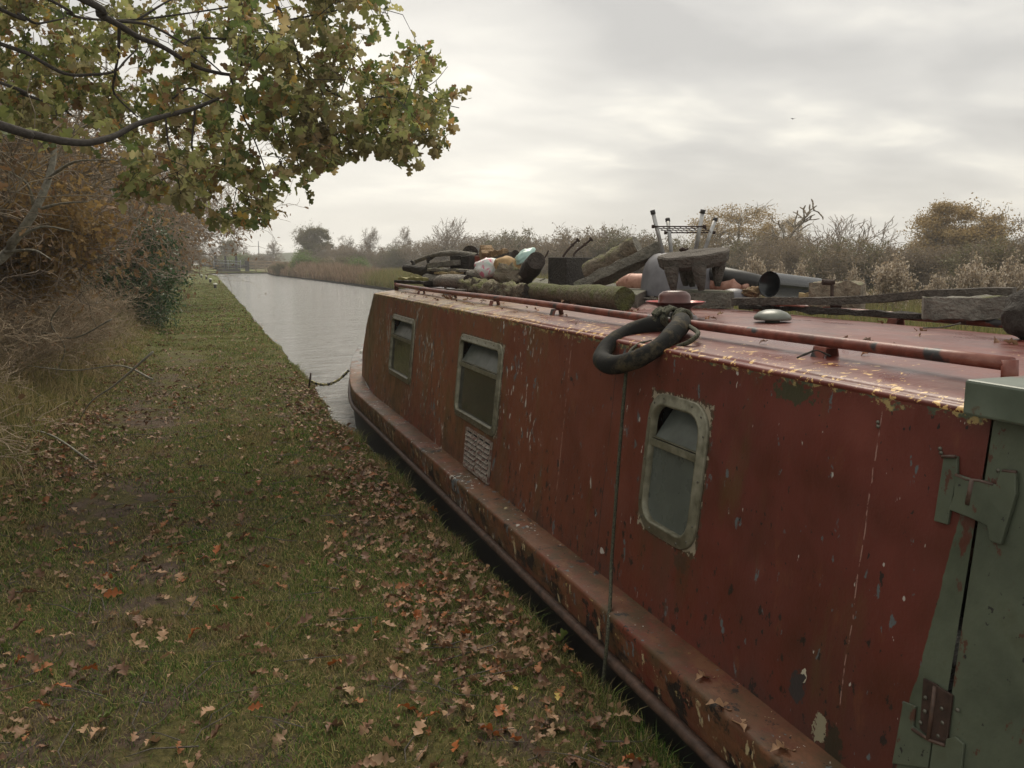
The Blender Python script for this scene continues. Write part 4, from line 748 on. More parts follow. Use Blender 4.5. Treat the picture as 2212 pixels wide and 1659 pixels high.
# ------------------------------------------------------------------ grass, litter
m = NT('grass_blades', .75, 0, .2); f = m.noise(1.9, 4, None, .6); x, y, z = m.xyz()
g1 = m.ramp(m.isl, [(0, (.022, .045, .012)), (.3, (.085, .165, .03)), (.55, (.16, .235, .05)), (.68, (.28, .25, .08)), (.84, (.50, .40, .20)), (.92, (.06, .042, .022)), (1, (.24, .16, .08))])
g2 = m.ramp(m.isl, [(0, (.045, .038, .016)), (.35, (.18, .165, .055)), (.7, (.44, .33, .17)), (1, (.14, .09, .045))])
m.col(m.mix(m.step(f, .46, .68), g1, g2)); m.leafy(.3); MT['grass'] = m.m
def blades(n, xf, yf, hgt, wid, dens, name, mat, mat_lean=.8, two=True, bend=.5):
    x, y = xf(n), yf(n); k = (rng.random(n) < dens(x, y)) & ((x < xl(y)+.02) | (x > 5)); x, y = x[k], y[k]; n = len(x); d = np.hypot(x, y)
    H = hgt(x, y)*rng.uniform(.45, 1.25, n); w = wid(x, y)*rng.uniform(.6, 1.4, n); a = rng.uniform(0, 6.283, n); l = rng.uniform(0, mat_lean, n)*H; la = rng.uniform(0, 6.283, n)
    base = np.stack([x, y, zg(x, y)-.004], 1); dx = np.stack([np.cos(a), np.sin(a), 0*a], 1)*w[:, None]/2; ln = np.stack([np.cos(la), np.sin(la), 0*a], 1)*l[:, None]
    up = np.zeros((n, 3)); up[:, 2] = H
    v0, v1 = base-dx, base+dx
    if two:
        mid = base+up*.6+ln*.35; v2, v3 = mid+dx*.75, mid-dx*.75; v4 = base+up*.9+ln*1.1
        V = np.stack([v0, v1, v2, v3, v4], 1).reshape(-1, 3); i = (np.arange(n)*5)[:, None]; F = [i+np.array([0, 1, 2, 3]), i+np.array([3, 2, 4])]
    else:
        v2 = base+up*.95+ln; V = np.stack([v0, v1, v2], 1).reshape(-1, 3); F = [(np.arange(n)*3)[:, None]+np.array([0, 1, 2])]
    return V, F
U = lambda a, b: (lambda n: rng.uniform(a, b, n))
mud = lambda x, y: np.clip((fbm(x, y*.55, 1.5, 3, 5)-.50)*5, 0, .8)*np.exp(-((x+.5)/.5)**2)+.55*np.clip((fbm(x, y, 2.6, 3, 15)-.56)*7, 0, 1)+sum(np.exp(-((x-a_)/b_)**2-((y-c_)/d_)**2)*1.3 for a_, b_, c_, d_ in ((-.62, .2, 8.6, .8), (-.5, .16, 11.2, .9), (-.4, .2, 13.5, .8), (-.62, .22, 5.7, .45)))
dn = lambda x, y: np.clip(1-.93*mud(x, y), .05, 1)
hg = lambda x, y: .016+.022*fbm(x, y, 2.2, 3, 6)
sp_ = [blades(150000, U(-1.5, 1.30), lambda n: 1.2+2.8*rng.random(n), hg, lambda x, y: .0033+0*x, dn, '', None, 1.4),
       blades(110000, U(-1.8, 1.25), lambda n: 4+4*rng.random(n), hg, lambda x, y: .0052+0*x, dn, '', None, 1.3),
       blades(80000, U(-2, 1.16), lambda n: 8+10*rng.random(n), lambda x, y: hg(x, y)*1.15, lambda x, y: .009+0*x, dn, '', None, 1.2, False),
       blades(60000, U(-2, 1.16), lambda n: 18+40*rng.random(n)**1.3, lambda x, y: hg(x, y)*1.2, lambda x, y: .022+0*x, dn, '', None, 1., False),
       blades(16000, lambda n: 1.18+.06*rng.standard_normal(n), lambda n: 1.2+12*rng.random(n)**1.4, lambda x, y: .035+.14*fbm(x*0, y, 3, 2, 4)**3, lambda x, y: .0028+0*x, lambda x, y: (x > xl(y)-.08)*1., '', None, 1.3)]
V, F = joinVF(sp_); o = link('grass', fast('grass', V, F), MT['grass']); tag(o, 'short damp grass covering the towpath', 'grass', kind='stuff')
n = 420; x = rng.uniform(-1.2, 1.1, n); y = 1.5+9*rng.random(n)**1.3; a = rng.uniform(0, 6.28, n); L = rng.uniform(.03, .22, n)
A = np.stack([x, y, zg(x, y)+.02], 1); Bq = A+np.stack([np.cos(a)*L, np.sin(a)*L, rng.normal(0, .01, n)], 1); C2 = Bq+np.stack([np.cos(a+.5)*L*.5, np.sin(a+.5)*L*.5, rng.normal(0, .01, n)], 1); rr_ = rng.uniform(.001, .003, n)
V, F = joinVF([segs_mesh(A, Bq, rr_, rr_*.8, 4), segs_mesh(Bq, C2, rr_*.8, rr_*.4, 4)])
tag(link('fallen_twigs', fast('fallen_twigs', V, F), MT['plank']), 'small dead twigs strewn over the towpath grass', 'twigs', kind='stuff')
# leaf litter
LC = {'tan': [(.40, .25, .15), (.47, .31, .19), (.31, .18, .10), (.42, .27, .16)], 'brown': [(.16, .085, .045), (.22, .12, .07), (.12, .065, .04), (.27, .15, .09)], 'orange': [(.33, .10, .025), (.28, .08, .02), (.38, .15, .05)], 'yellow': [(.5, .36, .07), (.45, .33, .09)], 'green': [(.10, .13, .03)]}
for k_, c_ in LC.items(): MT['leaf_'+k_] = leafmat('fallen_leaf_'+k_, c_, .15, .55)
MT['litter'] = leafmat('leaf_litter', [(.13, .065, .035), (.21, .11, .055), (.26, .155, .085), (.40, .27, .16), (.12, .065, .035), (.23, .14, .08), (.30, .20, .12), (.08, .045, .028), (.32, .12, .04), (.19, .10, .055)], .1, .6)
MT['litter'] = MT['litter']
def heap(x, y):   # how thick the drift of leaves is
    a = np.exp(-((x-.95)/.30)**2)*(.26+.42*np.clip((fbm(x, y, 1.5, 3, 8)-.36)*3.6, 0, 1))*np.clip((11.5-y)/2, 0, 1)
    b = .6*np.exp(-((x+1.15)/.33)**2)*np.clip((fbm(x, y, .9, 2, 9)-.35)*3, 0, 1)*np.clip((22-y)/8, 0, 1)
    c = .075+.08*(y > 12)+.14*np.clip((fbm(x, y, 1.6, 3, 10)-.5)*4, 0, 1)
    return np.clip(a+b*.9+c, 0, 1)
parts = []
for (n, xa, xb, ya, yb, s0, s1, lo) in ((9000, -1.6, 1.25, 1.3, 5, .028, .068, False), (16000, -1.9, 1.18, 5, 12.5, .035, .07, True), (9000, -2, 1.2, 12, 30, .05, .09, True), (5000, -2, 1.2, 30, 70, .05, .09, True)):
    x = rng.uniform(xa, xb, n); y = rng.uniform(ya, yb, n); k = (rng.random(n) < heap(x, y)*(1. if yb < 13 else .55)) & (x < xl(y)+.02); x, y = x[k], y[k]; n = len(x); T, Fq = oakleaf(rng.uniform(.1, .4), .5, lo)
    z = zg(x, y)+.012+.03*rng.random(n)*(heap(x, y) > .4)+.012*rng.random(n)
    parts.append(scatter(T, Fq, np.stack([x, y, z], 1), rotm(rng.uniform(0, 6.28, n), rng.normal(0, .35, n), rng.normal(0, .5, n)), rng.uniform(s0, s1, n)))
V, F = joinVF(parts); o = link('leaf_litter', fast('leaf_litter', V, F), MT['litter']); tag(o, 'drifts of small brown fallen leaves along the towpath edges', 'leaf litter', kind='stuff')
tag(link('leaf_scraps', fast('leaf_scraps', *LEAFBITS), MT['litter']), 'scraps of wet brown leaf stuck to the boat roof', 'leaf scraps', kind='stuff')
# the largest leaves as single things
LM = {}
for k_ in LC:
    for q, (cu, fo) in enumerate(((.25, .5), (.55, .9), (-.3, 1.0))):
        T, Fq = oakleaf(cu, fo); LM[k_, q] = fast('leaf_'+k_, T, Fq); LM[k_, q].materials.append(MT['leaf_'+k_]); LM[k_, q].polygons.foreach_set('use_smooth', np.ones(len(LM[k_, q].polygons), bool))
def leafthing(p, s, yaw, pi_, ro, k_, q, label, group=None, name='fallen_leaf'):
    o = bpy.data.objects.new(name, LM[k_, q]); COL.objects.link(o); o.location = tuple(map(float, p)); o.rotation_euler = (ro, pi_, yaw); o.scale = (s, s, s); return tag(o, label, 'leaf', group)
lab = {'tan': 'pale tan oak leaf fallen on the near towpath grass', 'brown': 'dark brown oak leaf fallen on the near towpath grass', 'orange': 'bright orange-brown leaf fallen on the near towpath grass', 'yellow': 'small yellow leaf fallen on the near towpath grass', 'green': 'faded green leaf fallen on the near towpath grass'}
cnt = 0
while cnt < 250:
    x = rnd.uniform(-1.0, 1.22); y = 1.6+3.2*rnd.random()**1.2
    if rnd.random() > .12+float(heap(np.array([x]), np.array([y]))[0]) or x > xl(y)+.01: continue
    k_ = rnd.choices(list(LC), [6, 5, 2, .8, .3])[0]; s = rnd.uniform(.045, .08)*(.5 if k_ == 'yellow' else 1)
    leafthing((x, y, float(zg(x, y))+.022+rnd.random()*.012), s, rnd.uniform(0, 6.28), rnd.gauss(0, .3), rnd.gauss(0, .45), k_, rnd.randrange(3), lab[k_], 'fallen %s leaves on the near towpath' % k_); cnt += 1
for i, (u, v, yw, lb) in enumerate(((1527, 1462, .3, 'farthest of the four tan oak leaves lying on the red gunwale'), (1550, 1514, -.4, 'second of the four tan oak leaves on the red gunwale, counted from the bow'), (1635, 1572, 1.2, 'third tan oak leaf on the red gunwale, lying near its outer edge'), (1692, 1614, .1, 'nearest tan oak leaf on the red gunwale, at the bottom of the view'))):
    p = PZ(u, v, .246); leafthing(p-V3(.04, 0, 0), .085, yw, .0, .1, 'tan', 0, lb)
T, Fq = DIA
for i, (u, v, lb, k_) in enumerate(((1352, 668, 'curled dry brown leaf between the mossy log and the dish', 'tan'), (1368, 676, 'torn orange leaf caught against the handrail beside the dish', 'orange'), (980, 646, 'brown leaf stuck behind a handrail bracket below the birch log', 'brown'), (1012, 644, 'tan leaf lying on the roof edge below the ragged log', 'tan'), (1165, 655, 'dark leaf lying under the handrail below the mossy log', 'brown'))):
    p = PZ(u, v, 1.225); leafthing(p, .09, i*1.3, .1, .5, k_, i % 3, lb)
def oakcurled(): pass
# ------------------------------------------------------------------ plants: generic growth
def grow(p, d, L, r, lev, P_, out, tips, rg):
    ns = P_['n'][lev]; seg = L/ns; pts = [p]; dd = d
    for i in range(ns):
        dd = dd+V3(*rg.normal(0, P_['wob'][lev], 3))+V3(0, 0, P_['up'][lev]); dd = dd/np.linalg.norm(dd)
        q = pts[-1]+dd*seg; r0 = r*(1-.75*i/ns); r1 = r*(1-.75*(i+1)/ns); out.append((pts[-1], q, r0, r1, lev)); pts.append(q)
        if lev+1 < len(P_['n']) and (i+1)/ns > P_['bare'][lev]:
            for c in range(P_['br'][lev]):
                if rg.random() < P_['pr'][lev]:
                    s_ = rg.normal(0, 1, 3); s_ -= dd*(s_@dd); s_ /= np.linalg.norm(s_)+1e-6; an = rg.uniform(*P_['ang'][lev]); nd = dd*math.cos(an)+s_*math.sin(an)
                    grow(q, nd, L*rg.uniform(*P_['len'][lev])*(1-.35*i/ns), max(r1*.7, P_['rmin']), lev+1, P_, out, tips, rg)
    if lev >= len(P_['n'])-2: tips += pts[1:]
def plant(name, P_, height, seed, bark, leaf=None, nleaf=0, lsize=.1, spread=.15, stems=1, base_r=.06, squash=(1, 1), leaft=None, lo=None, trunklev=1, stemspread=.4, crownname='crown', droop=0., clump=None):
    rg = np.random.default_rng(seed); out = []; tips = []
    for s_ in range(stems):
        a = rg.uniform(0, 6.28); d = V3(math.cos(a)*stemspread*(stems > 1), math.sin(a)*stemspread*(stems > 1), 1); d /= np.linalg.norm(d); p = V3(math.cos(a), math.sin(a), 0)*.25*(stems > 1)*rg.random()*height*.2
        grow(p, d, height*P_['h0']*rg.uniform(.8, 1.1), base_r*rg.uniform(.7, 1.), 0, P_, out, tips, rg)
    A = np.array([o[0] for o in out]); Bq = np.array([o[1] for o in out]); ra = np.array([o[2] for o in out]); rb = np.array([o[3] for o in out]); lv = np.array([o[4] for o in out])
    zmax = Bq[:, 2].max(); sc = height/zmax; S_ = V3(sc*squash[0], sc*squash[0], sc); A = A*S_; Bq = Bq*S_
    if droop: pass
    k = lv <= trunklev; me = []; V, F = segs_mesh(A[k], Bq[k], ra[k], rb[k], 5); me.append(('trunk', fast(name+'_trunk', V, F), bark))
    parts = [segs_mesh(A[~k], Bq[~k], np.maximum(ra[~k], P_['rmin']), np.maximum(rb[~k], P_['rmin']*.6), 3)]; V, F = joinVF(parts); nq = sum(len(f) for f in F); Fc = list(F); mats = [bark]; mi = [0]*nq
    if nleaf:
        tp = np.array(tips)*S_; idx = rg.integers(0, len(tp), nleaf); pos = tp[idx]+rg.normal(0, spread, (nleaf, 3)); T, Fq = leaft or DIA
        if clump:
            nc, rx_, z0_, z1_ = clump; th_ = rg.uniform(0, 6.28, nc); rr0 = np.sqrt(rg.random(nc)); cz_ = rg.uniform(0, .86, nc); rad = rx_*np.sqrt(np.clip(1-cz_**2.2, 0.02, 1))*rr0**.5
            cc_ = np.stack([rad*np.cos(th_), rad*np.sin(th_), z0_+(z1_-z0_)*cz_], 1); k_ = rg.random(nleaf) < .72; ci_ = rg.integers(0, nc, nleaf); pos[k_] = (cc_[ci_]+rg.normal(0, 1, (nleaf, 3))*V3(.55, .55, .28)*rx_*.22)[k_]
        V2, F2 = scatter(T, Fq, pos, rotm(rg.uniform(0, 6.28, nleaf), rg.normal(.3, .7, nleaf), rg.normal(0, .9, nleaf)), rg.uniform(.6, 1.3, nleaf)*lsize); Fc += [f+len(V) for f in F2]; V = np.concatenate([V, V2]); mats.append(leaf); mi += [1]*sum(len(f) for f in F2)
    mc = fast(name+'_crown', V, Fc)
    me.append((crownname, mc, mats, mi)); return me
def place(me, name, loc, rz, sc, label, cat, group=None):
    th = empty(name, loc, label, cat, group); th.rotation_euler = (0, 0, rz); th.scale = (sc if hasattr(sc, '__len__') else (sc, sc, sc))
    for e in me:
        o = bpy.data.objects.new(e[0], e[1]); COL.objects.link(o); o.parent = th
        if not e[1].materials:
            for k in (e[2] if isinstance(e[2], list) else [e[2]]): e[1].materials.append(k)
            if len(e) > 3 and len(e[3]) == len(e[1].polygons): e[1].polygons.foreach_set('material_index', np.array(e[3], np.int32))
    return th
PB = dict(n=[5, 5, 4, 3], br=[3, 2, 2, 0], pr=[1, .9, .75, 0], ang=[(.35, .9), (.4, 1.0), (.3, 1.0), (0, 0)], len=[(.45, .8), (.45, .75), (.4, .7), (0, 0)], wob=[.12, .16, .2, .25], up=[.02, .05, .03, .02], bare=[.15, .2, .1, 1], rmin=.006, h0=.6)
PSH = dict(n=[6, 5, 4], br=[3, 3, 0], pr=[.95, .8, 0], ang=[(.4, 1.2), (.4, 1.2), (0, 0)], len=[(.3, .6), (.35, .7), (0, 0)], wob=[.2, .26, .3], up=[.03, .02, 0], bare=[.0, .05, 1], rmin=.004, h0=.8)
PT = dict(n=[6, 6, 5, 4], br=[3, 2, 2, 0], pr=[.95, .9, .85, 0], ang=[(.5, 1.15), (.4, 1.0), (.4, 1.0), (0, 0)], len=[(.5, .75), (.45, .7), (.4, .7), (0, 0)], wob=[.1, .2, .25, .3], up=[.03, .03, .02, .0], bare=[.3, .25, .1, 1], rmin=.024, h0=.55)
MT['twig'] = flat('grey_brown_twigs', (.25, .20, .155), .9, 0, .4, 6, 0)
MT['twigd'] = flat('dark_brown_twigs', (.20, .165, .115), .9, 0, .4, 6, 0)
MT['strawtwig'] = flat('pale_bramble_stems', (.32, .25, .17), .9, 0, .4, 6, 0)
MT['lichenbark'] = flat('lichened_bark_branch', (.24, .23, .19), .9, 0, .5, 30, .5)
MT['oakbark'] = flat('dark_oak_bark', (.045, .038, .032), .9, 0, .5, 50, .8)
MT['lbrown'] = leafmat('russet_hedge_leaves', [(.26, .17, .10), (.19, .125, .075), (.36, .25, .13), (.22, .15, .085), (.30, .17, .08)], .3)
MT['lgold'] = leafmat('golden_brown_leaves', [(.34, .22, .08), (.26, .17, .07), (.42, .29, .12), (.22, .15, .06)], .4)
MT['lholly'] = leafmat('dark_green_holly', [(.035, .08, .022), (.055, .115, .035), (.11, .18, .07), (.035, .07, .022)], .15, .4)
MT['ldull'] = leafmat('dull_olive_leaves', [(.15, .15, .06), (.20, .185, .08), (.12, .12, .05), (.21, .17, .085)], .25)
MT['lbrownfar'] = leafmat('dull_brown_leaves', [(.20, .155, .09), (.26, .20, .12), (.16, .125, .075), (.30, .23, .14)], .25)
MT['lgreenfar'] = leafmat('willow_green_leaves', [(.16, .24, .06), (.21, .29, .08), (.12, .18, .05)], .25)
MT['fluff'] = leafmat('pale_seed_fluff', [(.58, .50, .40), (.70, .62, .52), (.44, .35, .25), (.32, .24, .15)], .3, .9)
MT['lgold2'] = leafmat('far_golden_leaves', [(.42, .30, .13), (.33, .24, .11), (.50, .35, .15), (.26, .19, .09)], .3)
MT['lred'] = leafmat('rusty_red_leaves', [(.16, .05, .025), (.20, .065, .03), (.11, .04, .025)], .25)
rnd.seed(99)
OL = oakleaf(.3, .6, True)
# left hedge ------------------------------------------------------
hed = [plant('hedge', PSH, 3.6, 20+i, [MT['twigd'], MT['twig'], MT['twigd']][i], [MT['lbrown'], MT['lbrown'], MT['lgold']][i], [3000, 4600, 5200][i], .062, .09, 12, .028, trunklev=0, stemspread=.5, crownname='foliage', leaft=OL) for i in range(3)]
hol = plant('holly', PSH, 2.4, 31, MT['twigd'], MT['lholly'], 15000, .07, .13, 7, .02, trunklev=0, stemspread=.5, crownname='foliage')
red = plant('redshrub', PSH, 2.4, 33, MT['twigd'], MT['lred'], 5000, .09, .12, 7, .02, trunklev=0, stemspread=.3, crownname='foliage')
thin = plant('thicket', PSH, 2.2, 36, MT['strawtwig'], MT['lbrown'], 700, .05, .08, 16, .016, trunklev=0, stemspread=.8, crownname='foliage')
spots = [(-4.9, 5.8), (-4.1, 7.8), (-4.3, 9.4), (-3.6, 11.), (-4.0, 12.8), (-3.6, 14.2), (-3.9, 15.6), (-4.2, 18.6), (-3.9, 21.), (-3.0, 23.5), (-3.3, 27), (-3.0, 31), (-3.3, 35.5), (-3.0, 40.5), (-3.2, 46), (-3.4, 52), (-3.6, 59), (-3.9, 67), (-4.2, 76), (-4.6, 86), (-5.2, 97)]
desc = ['bare twiggy', 'russet-leaved', 'golden-brown']
for i, (x, y) in enumerate(spots):
    k = [1, 0, 0, 1, 2, 0, 2, 1, 1, 0][i % 10]; h = rnd.uniform(1.1, 1.3)*(1. if y < 12 else 1.25 if y < 25 else 1.6)
    lb = '%s shrub in the front row of the left hedge, number %d from the viewer' % (desc[k], i+1)
    place(hed[k], 'hedge_shrub', (x, y, .2), rnd.uniform(0, 6.28), (h*rnd.uniform(.9, 1.1), h, h), lb, 'shrub', 'hedge shrubs along the left of the towpath')
for i in range(14):
    y = 9+i*5.; x = -7.2-rnd.random(); s = rnd.uniform(2.0, 2.4); k = i % 3
    place(hed[k], 'hedge_shrub', (x, y, .2), rnd.uniform(0, 6.28), s, 'tall %s shrub, back row of the left hedge, number %d from the viewer' % (desc[k], i+1), 'shrub', 'back row of the left hedge')
for i, (x, y, s) in enumerate(((-2.25, 5.2, .55), (-2.3, 7.4, .62), (-2.2, 9.7, .6), (-2.1, 12.2, .6), (-1.95, 14.2, .6), (-2.2, 16.3, .62))):
    place(thin, 'bramble', (x, y, .12), rnd.uniform(0, 6.28), (s*1.3, s*1.3, s), 'leafless tangled bramble bush at the foot of the left hedge, number %d from the viewer' % (i+1), 'bramble', 'bramble bushes along the left verge')
place(hol, 'holly_bush', (-1.95, 19.5, .1), 1., (1.0, 1.0, 1.02), 'dense dark green holly bush bulging out of the left hedge', 'bush')
place(red, 'rust_leaved_shrub', (-2.55, 60, .1), 0, (1.3, 1.3, 1.5), 'rusty red shrub beside the small hut at the far end of the path', 'shrub')
# russet beech spray in front of the holly and pale leaning stem
bs = plant('beech', PSH, 1.5, 41, MT['twigd'], MT['lgold'], 4200, .075, .09, 4, .012, trunklev=0, stemspread=.6, crownname='foliage', leaft=OL)
place(bs, 'beech_shrub', (-2.35, 11.2, 1.15), .4, (1.1, 1.1, 1.0), 'orange-brown leafy beech spray hanging above the brambles left of the holly', 'shrub')
place(bs, 'beech_shrub', (-2.6, 8.6, 1.35), 2.4, (1., 1., .8), 'russet beech spray at the left edge in front of the pale leaning stem', 'shrub')
ls = empty('leaning_sapling', (-3.2, 8.2, .2), 'pale lichen-covered sapling stem leaning right at the left edge', 'sapling')
b = MB(); pl = path([V3(-3.4, 7.9, .2), P(-30, 580, 8), P(30, 520, 8), P(75, 455, 8), P(105, 385, 8.1), P(118, 310, 8.2), P(110, 200, 8.3)], 6); b.tube(pl, list(np.linspace(.055, .02, len(pl))), 8, nz=.2, sc=15); b.build('trunk', MT['lichenbark'], ls, True)
b = MB()
for (u0, v0, u1, v1, u2, v2) in ((30, 520, 90, 490, 160, 500), (75, 455, 130, 440, 190, 436), (75, 455, 60, 400, 20, 370), (105, 385, 160, 350, 240, 345), (112, 330, 60, 270, 0, 300), (118, 310, 170, 280, 230, 250), (10, 545, 70, 540, 110, 560)): pt = path([P(u0, v0, 8.05), P(u1, v1, 7.9), P(u2, v2, 7.8)], 5); b.tube(pt, list(np.linspace(.018, .005, len(pt))), 6, nz=.2, sc=20)
b.build('crown', MT['lichenbark'], ls, True)
# dead stems and rough growth on the verge
n = 7500; x = -1.3-1.9*rng.random(n)**.8; y = 2.2+36*rng.random(n)**1.5; L = rng.uniform(.12, .55, n)*np.clip((-x-.9)*1.0, .3, 1.1); a = rng.uniform(0, 6.28, n)
A = np.stack([x, y, zg(x, y)], 1); d = np.stack([np.cos(a)*.6, np.sin(a)*.6, np.ones(n)*rng.uniform(.3, 1, n)], 1); Mi = A+d*L[:, None]*.5; E = A+d*L[:, None]*V3(1.2, 1.2, .85)+np.stack([rng.normal(0, .05, n), rng.normal(0, .05, n), -L*.15], 1); r = rng.uniform(.0015, .004, n)
V, F = joinVF([segs_mesh(A, Mi, r, r*.8), segs_mesh(Mi, E, r*.8, r*.3)])
m = NT('dead_stems', .9); m.col(m.ramp(m.isl, [(0, (.12, .085, .05)), (.5, (.27, .21, .13)), (.85, (.44, .36, .23)), (1, (.55, .47, .34))])); MT['stems'] = m.m
tag(link('dead_stems', fast('dead_stems', V, F), MT['stems']), 'tangle of dead stems on the left verge', 'undergrowth', kind='stuff')
V, F = joinVF([blades(48000, lambda n: -1.25-2.2*rng.random(n)**.8, lambda n: 3+26*rng.random(n)**1.3, lambda x, y: (.10+.50*np.clip((-x-1.1), 0, 1))*(.35+fbm(x, y, 1.2, 3, 3)), lambda x, y: .005+.0005*y, lambda x, y: 1+0*x, '', None, 1.1), blades(60000, lambda n: -1.0-1.9*rng.random(n), lambda n: 2.5+22*rng.random(n)**1.4, lambda x, y: .05+.20*np.clip((-x-1.1), 0, 1)*fbm(x, y, 2, 3, 3), lambda x, y: .004+.0004*y, lambda x, y: 1+0*x, '', None, 1.7)])
m = NT('rough_verge_grass', .8, 0, .2); m.col(m.mix(m.step(m.noise(1.6, 4, None, .6), .42, .62), m.ramp(m.isl, [(0, (.10, .13, .035)), (.5, (.25, .24, .08)), (1, (.42, .35, .17))]), m.ramp(m.isl, [(0, (.12, .09, .045)), (.5, (.33, .25, .12)), (1, (.52, .42, .24))]))); m.leafy(.3)
tag(link('verge_grass', fast('verge_grass', V, F), m.m), 'long rough grass on the left verge', 'grass', kind='stuff')
for i, pts in enumerate(([(330, 760), (250, 830), (195, 870), (160, 930)], [(200, 1000), (110, 940), (40, 930), (-10, 960)], [(330, 820), (260, 790), (160, 800), (60, 790)], [(130, 660), (110, 700), (140, 760), (90, 860)], [(240, 690), (160, 730), (80, 720), (-20, 760)])):
    dd = [6.6, 6.2, 7.2, 8., 8.4][i]; b = MB(); pt = path([P(u, v, dd+.3*j) for j, (u, v) in enumerate(pts)], 6); b.tube(pt, list(np.linspace(.010, .004, len(pt))), 6, nz=.2, sc=20)
    tag(b.build('fallen_branch', MT['lichenbark'], None, True, loc=pt[0]), ['pale dead branch slanting down to the grass edge', 'bent dead branch low on the verge at the left edge', 'thin dead branch lying level across the brambles', 'crooked upright dead branch against the dark hedge foot', 'arching dead branch under the russet hedge'][i], 'branch')
# ------------------------------------------------------------------ the overhanging oak
q = lambda x, y: (x*.4959, y*.4959)
oak = empty('oak_tree', (-4.4, 5.2, .2), 'oak reaching in from the left with green and browning lobed leaves over the towpath', 'tree')
BR = [([(0, 545), (120, 580), (330, 622), (480, 600), (600, 540), (720, 505), (850, 470), (950, 430)], 4.6, 6.1, .030, .013, V3(-4.3, 5.3, 3.0)),
      ([(330, -20), (430, 60), (520, 110), (600, 160), (700, 200), (800, 260), (880, 300), (1000, 325), (1060, 310), (1110, 260)], 5.2, 6.4, .028, .009, V3(-4.2, 5.0, 4.0)),
      ([(0, 190), (130, 240), (280, 320), (400, 325), (500, 310), (550, 260), (600, 210)], 5.5, 6.2, .017, .006, V3(-4.3, 5.3, 3.4)),
      ([(520, 110), (515, 230), (500, 330), (500, 410), (600, 510)], 5.6, 6.0, .012, .005, None),
      ([(0, 360), (100, 410), (250, 460), (310, 500)], 5.3, 5.8, .016, .006, V3(-4.3, 5.3, 3.2)),
      ([(0, 40), (80, 60), (150, 100), (210, 95), (280, 80)], 5.3, 5.8, .016, .005, V3(-4.2, 5.2, 4.0)),
      ([(200, -10), (300, 60), (420, 85), (600, 85), (800, 60), (1000, 30), (1130, 0)], 5.4, 6.6, .012, .005, V3(-4.2, 5.2, 4.2)),
      ([(500, 90), (650, 110), (800, 190), (900, 260), (970, 320)], 5.7, 6.3, .011, .005, None),
      ([(800, 190), (850, 165), (1000, 170), (1190, 170), (1230, 110), (1210, 60), (1195, -10)], 6.1, 6.6, .009, .006, None),
      ([(1195, -10), (1240, 90), (1285, 200), (1310, 290), (1390, 370), (1480, 420), (1560, 440)], 6.4, 6.8, .011, .006, None),
      ([(1560, 440), (1620, 550), (1700, 620), (1790, 690)], 6.8, 6.9, .006, .003, None),
      ([(1560, 440), (1700, 490), (1800, 530), (1920, 600)], 6.8, 7.0, .006, .003, None),
      ([(1560, 440), (1700, 410), (1840, 390), (1930, 450), (2000, 470)], 6.8, 7.0, .006, .003, None),
      ([(1840, 390), (1900, 350), (1950, 290)], 6.9, 7.0, .004, .002, None), ([(1690, 410), (1710, 330), (1725, 260)], 6.8, 6.9, .004, .002, None),
      ([(1840, 390), (1790, 300), (1840, 220)], 6.9, 7.0, .004, .002, None),
      ([(750, 430), (820, 385), (880, 405), (950, 445), (1060, 500)], 6.1, 6.3, .008, .004, None),
      ([(720, 505), (740, 650), (800, 745), (800, 810), (740, 850), (620, 845)], 6.0, 6.0, .008, .003, None),
      ([(850, 470), (840, 670), (920, 740), (1030, 820), (1080, 860)], 6.2, 6.3, .008, .003, None),
      ([(1000, 325), (1050, 480), (1120, 640), (1170, 800), (1160, 920)], 6.4, 6.4, .008, .003, None),
      ([(1110, 260), (1200, 400), (1250, 600), (1330, 780)], 6.4, 6.6, .008, .003, None),
      ([(1390, 370), (1440, 500), (1480, 640), (1500, 700)], 6.6, 6.7, .006, .003, None),
      ([(1240, 90), (1400, 60), (1560, 30), (1690, 60)], 6.5, 6.8, .008, .003, None),
      ([(1480, 420), (1520, 300), (1560, 200)], 6.7, 6.8, .005, .003, None),
      ([(600, 85), (760, -10), (900, -60)], 5.9, 6.3, .009, .004, None), ([(1030, 820), (1010, 950), (1040, 1000)], 6.3, 6.3, .004, .002, None)]
b = MB(); nodes = []; nodepx = []; noded = []
TR = path([V3(-4.4, 5.2, .1), V3(-4.35, 5.25, 2), V3(-4.25, 5.2, 4), V3(-4.0, 5.3, 6), V3(-3.7, 5.5, 7.6)], 6)
tk = MB(); tk.tube(TR, list(np.linspace(.22, .10, len(TR))), 14, nz=.12, sc=6); tk.build('trunk', MT['oakbark'], oak, True)
for pts, d0, d1, r0, r1, st0 in BR:
    c_ = [P(*q(x, y), lerp(d0, d1, i/(len(pts)-1))) for i, (x, y) in enumerate(pts)]
    if st0 is not None: c_ = [st0, lerp(st0, c_[0], .55)+V3(0, 0, .12)]+c_
    pp = path(c_, 6); rr = list(np.linspace(r0*1.0, r1, len(pp)))
    b.tube(pp, rr, 8, nz=.15, sc=20)
    for i, p in enumerate(pp):
        w = p-CC; dz = w@CF
        if dz > 3: nodes.append(p); nodepx.append((1106+FP*(w@CR)/dz, 829.5-FP*(w@CU)/dz)); noded.append(dz)
b.build('branch', MT['oakbark'], oak, True)
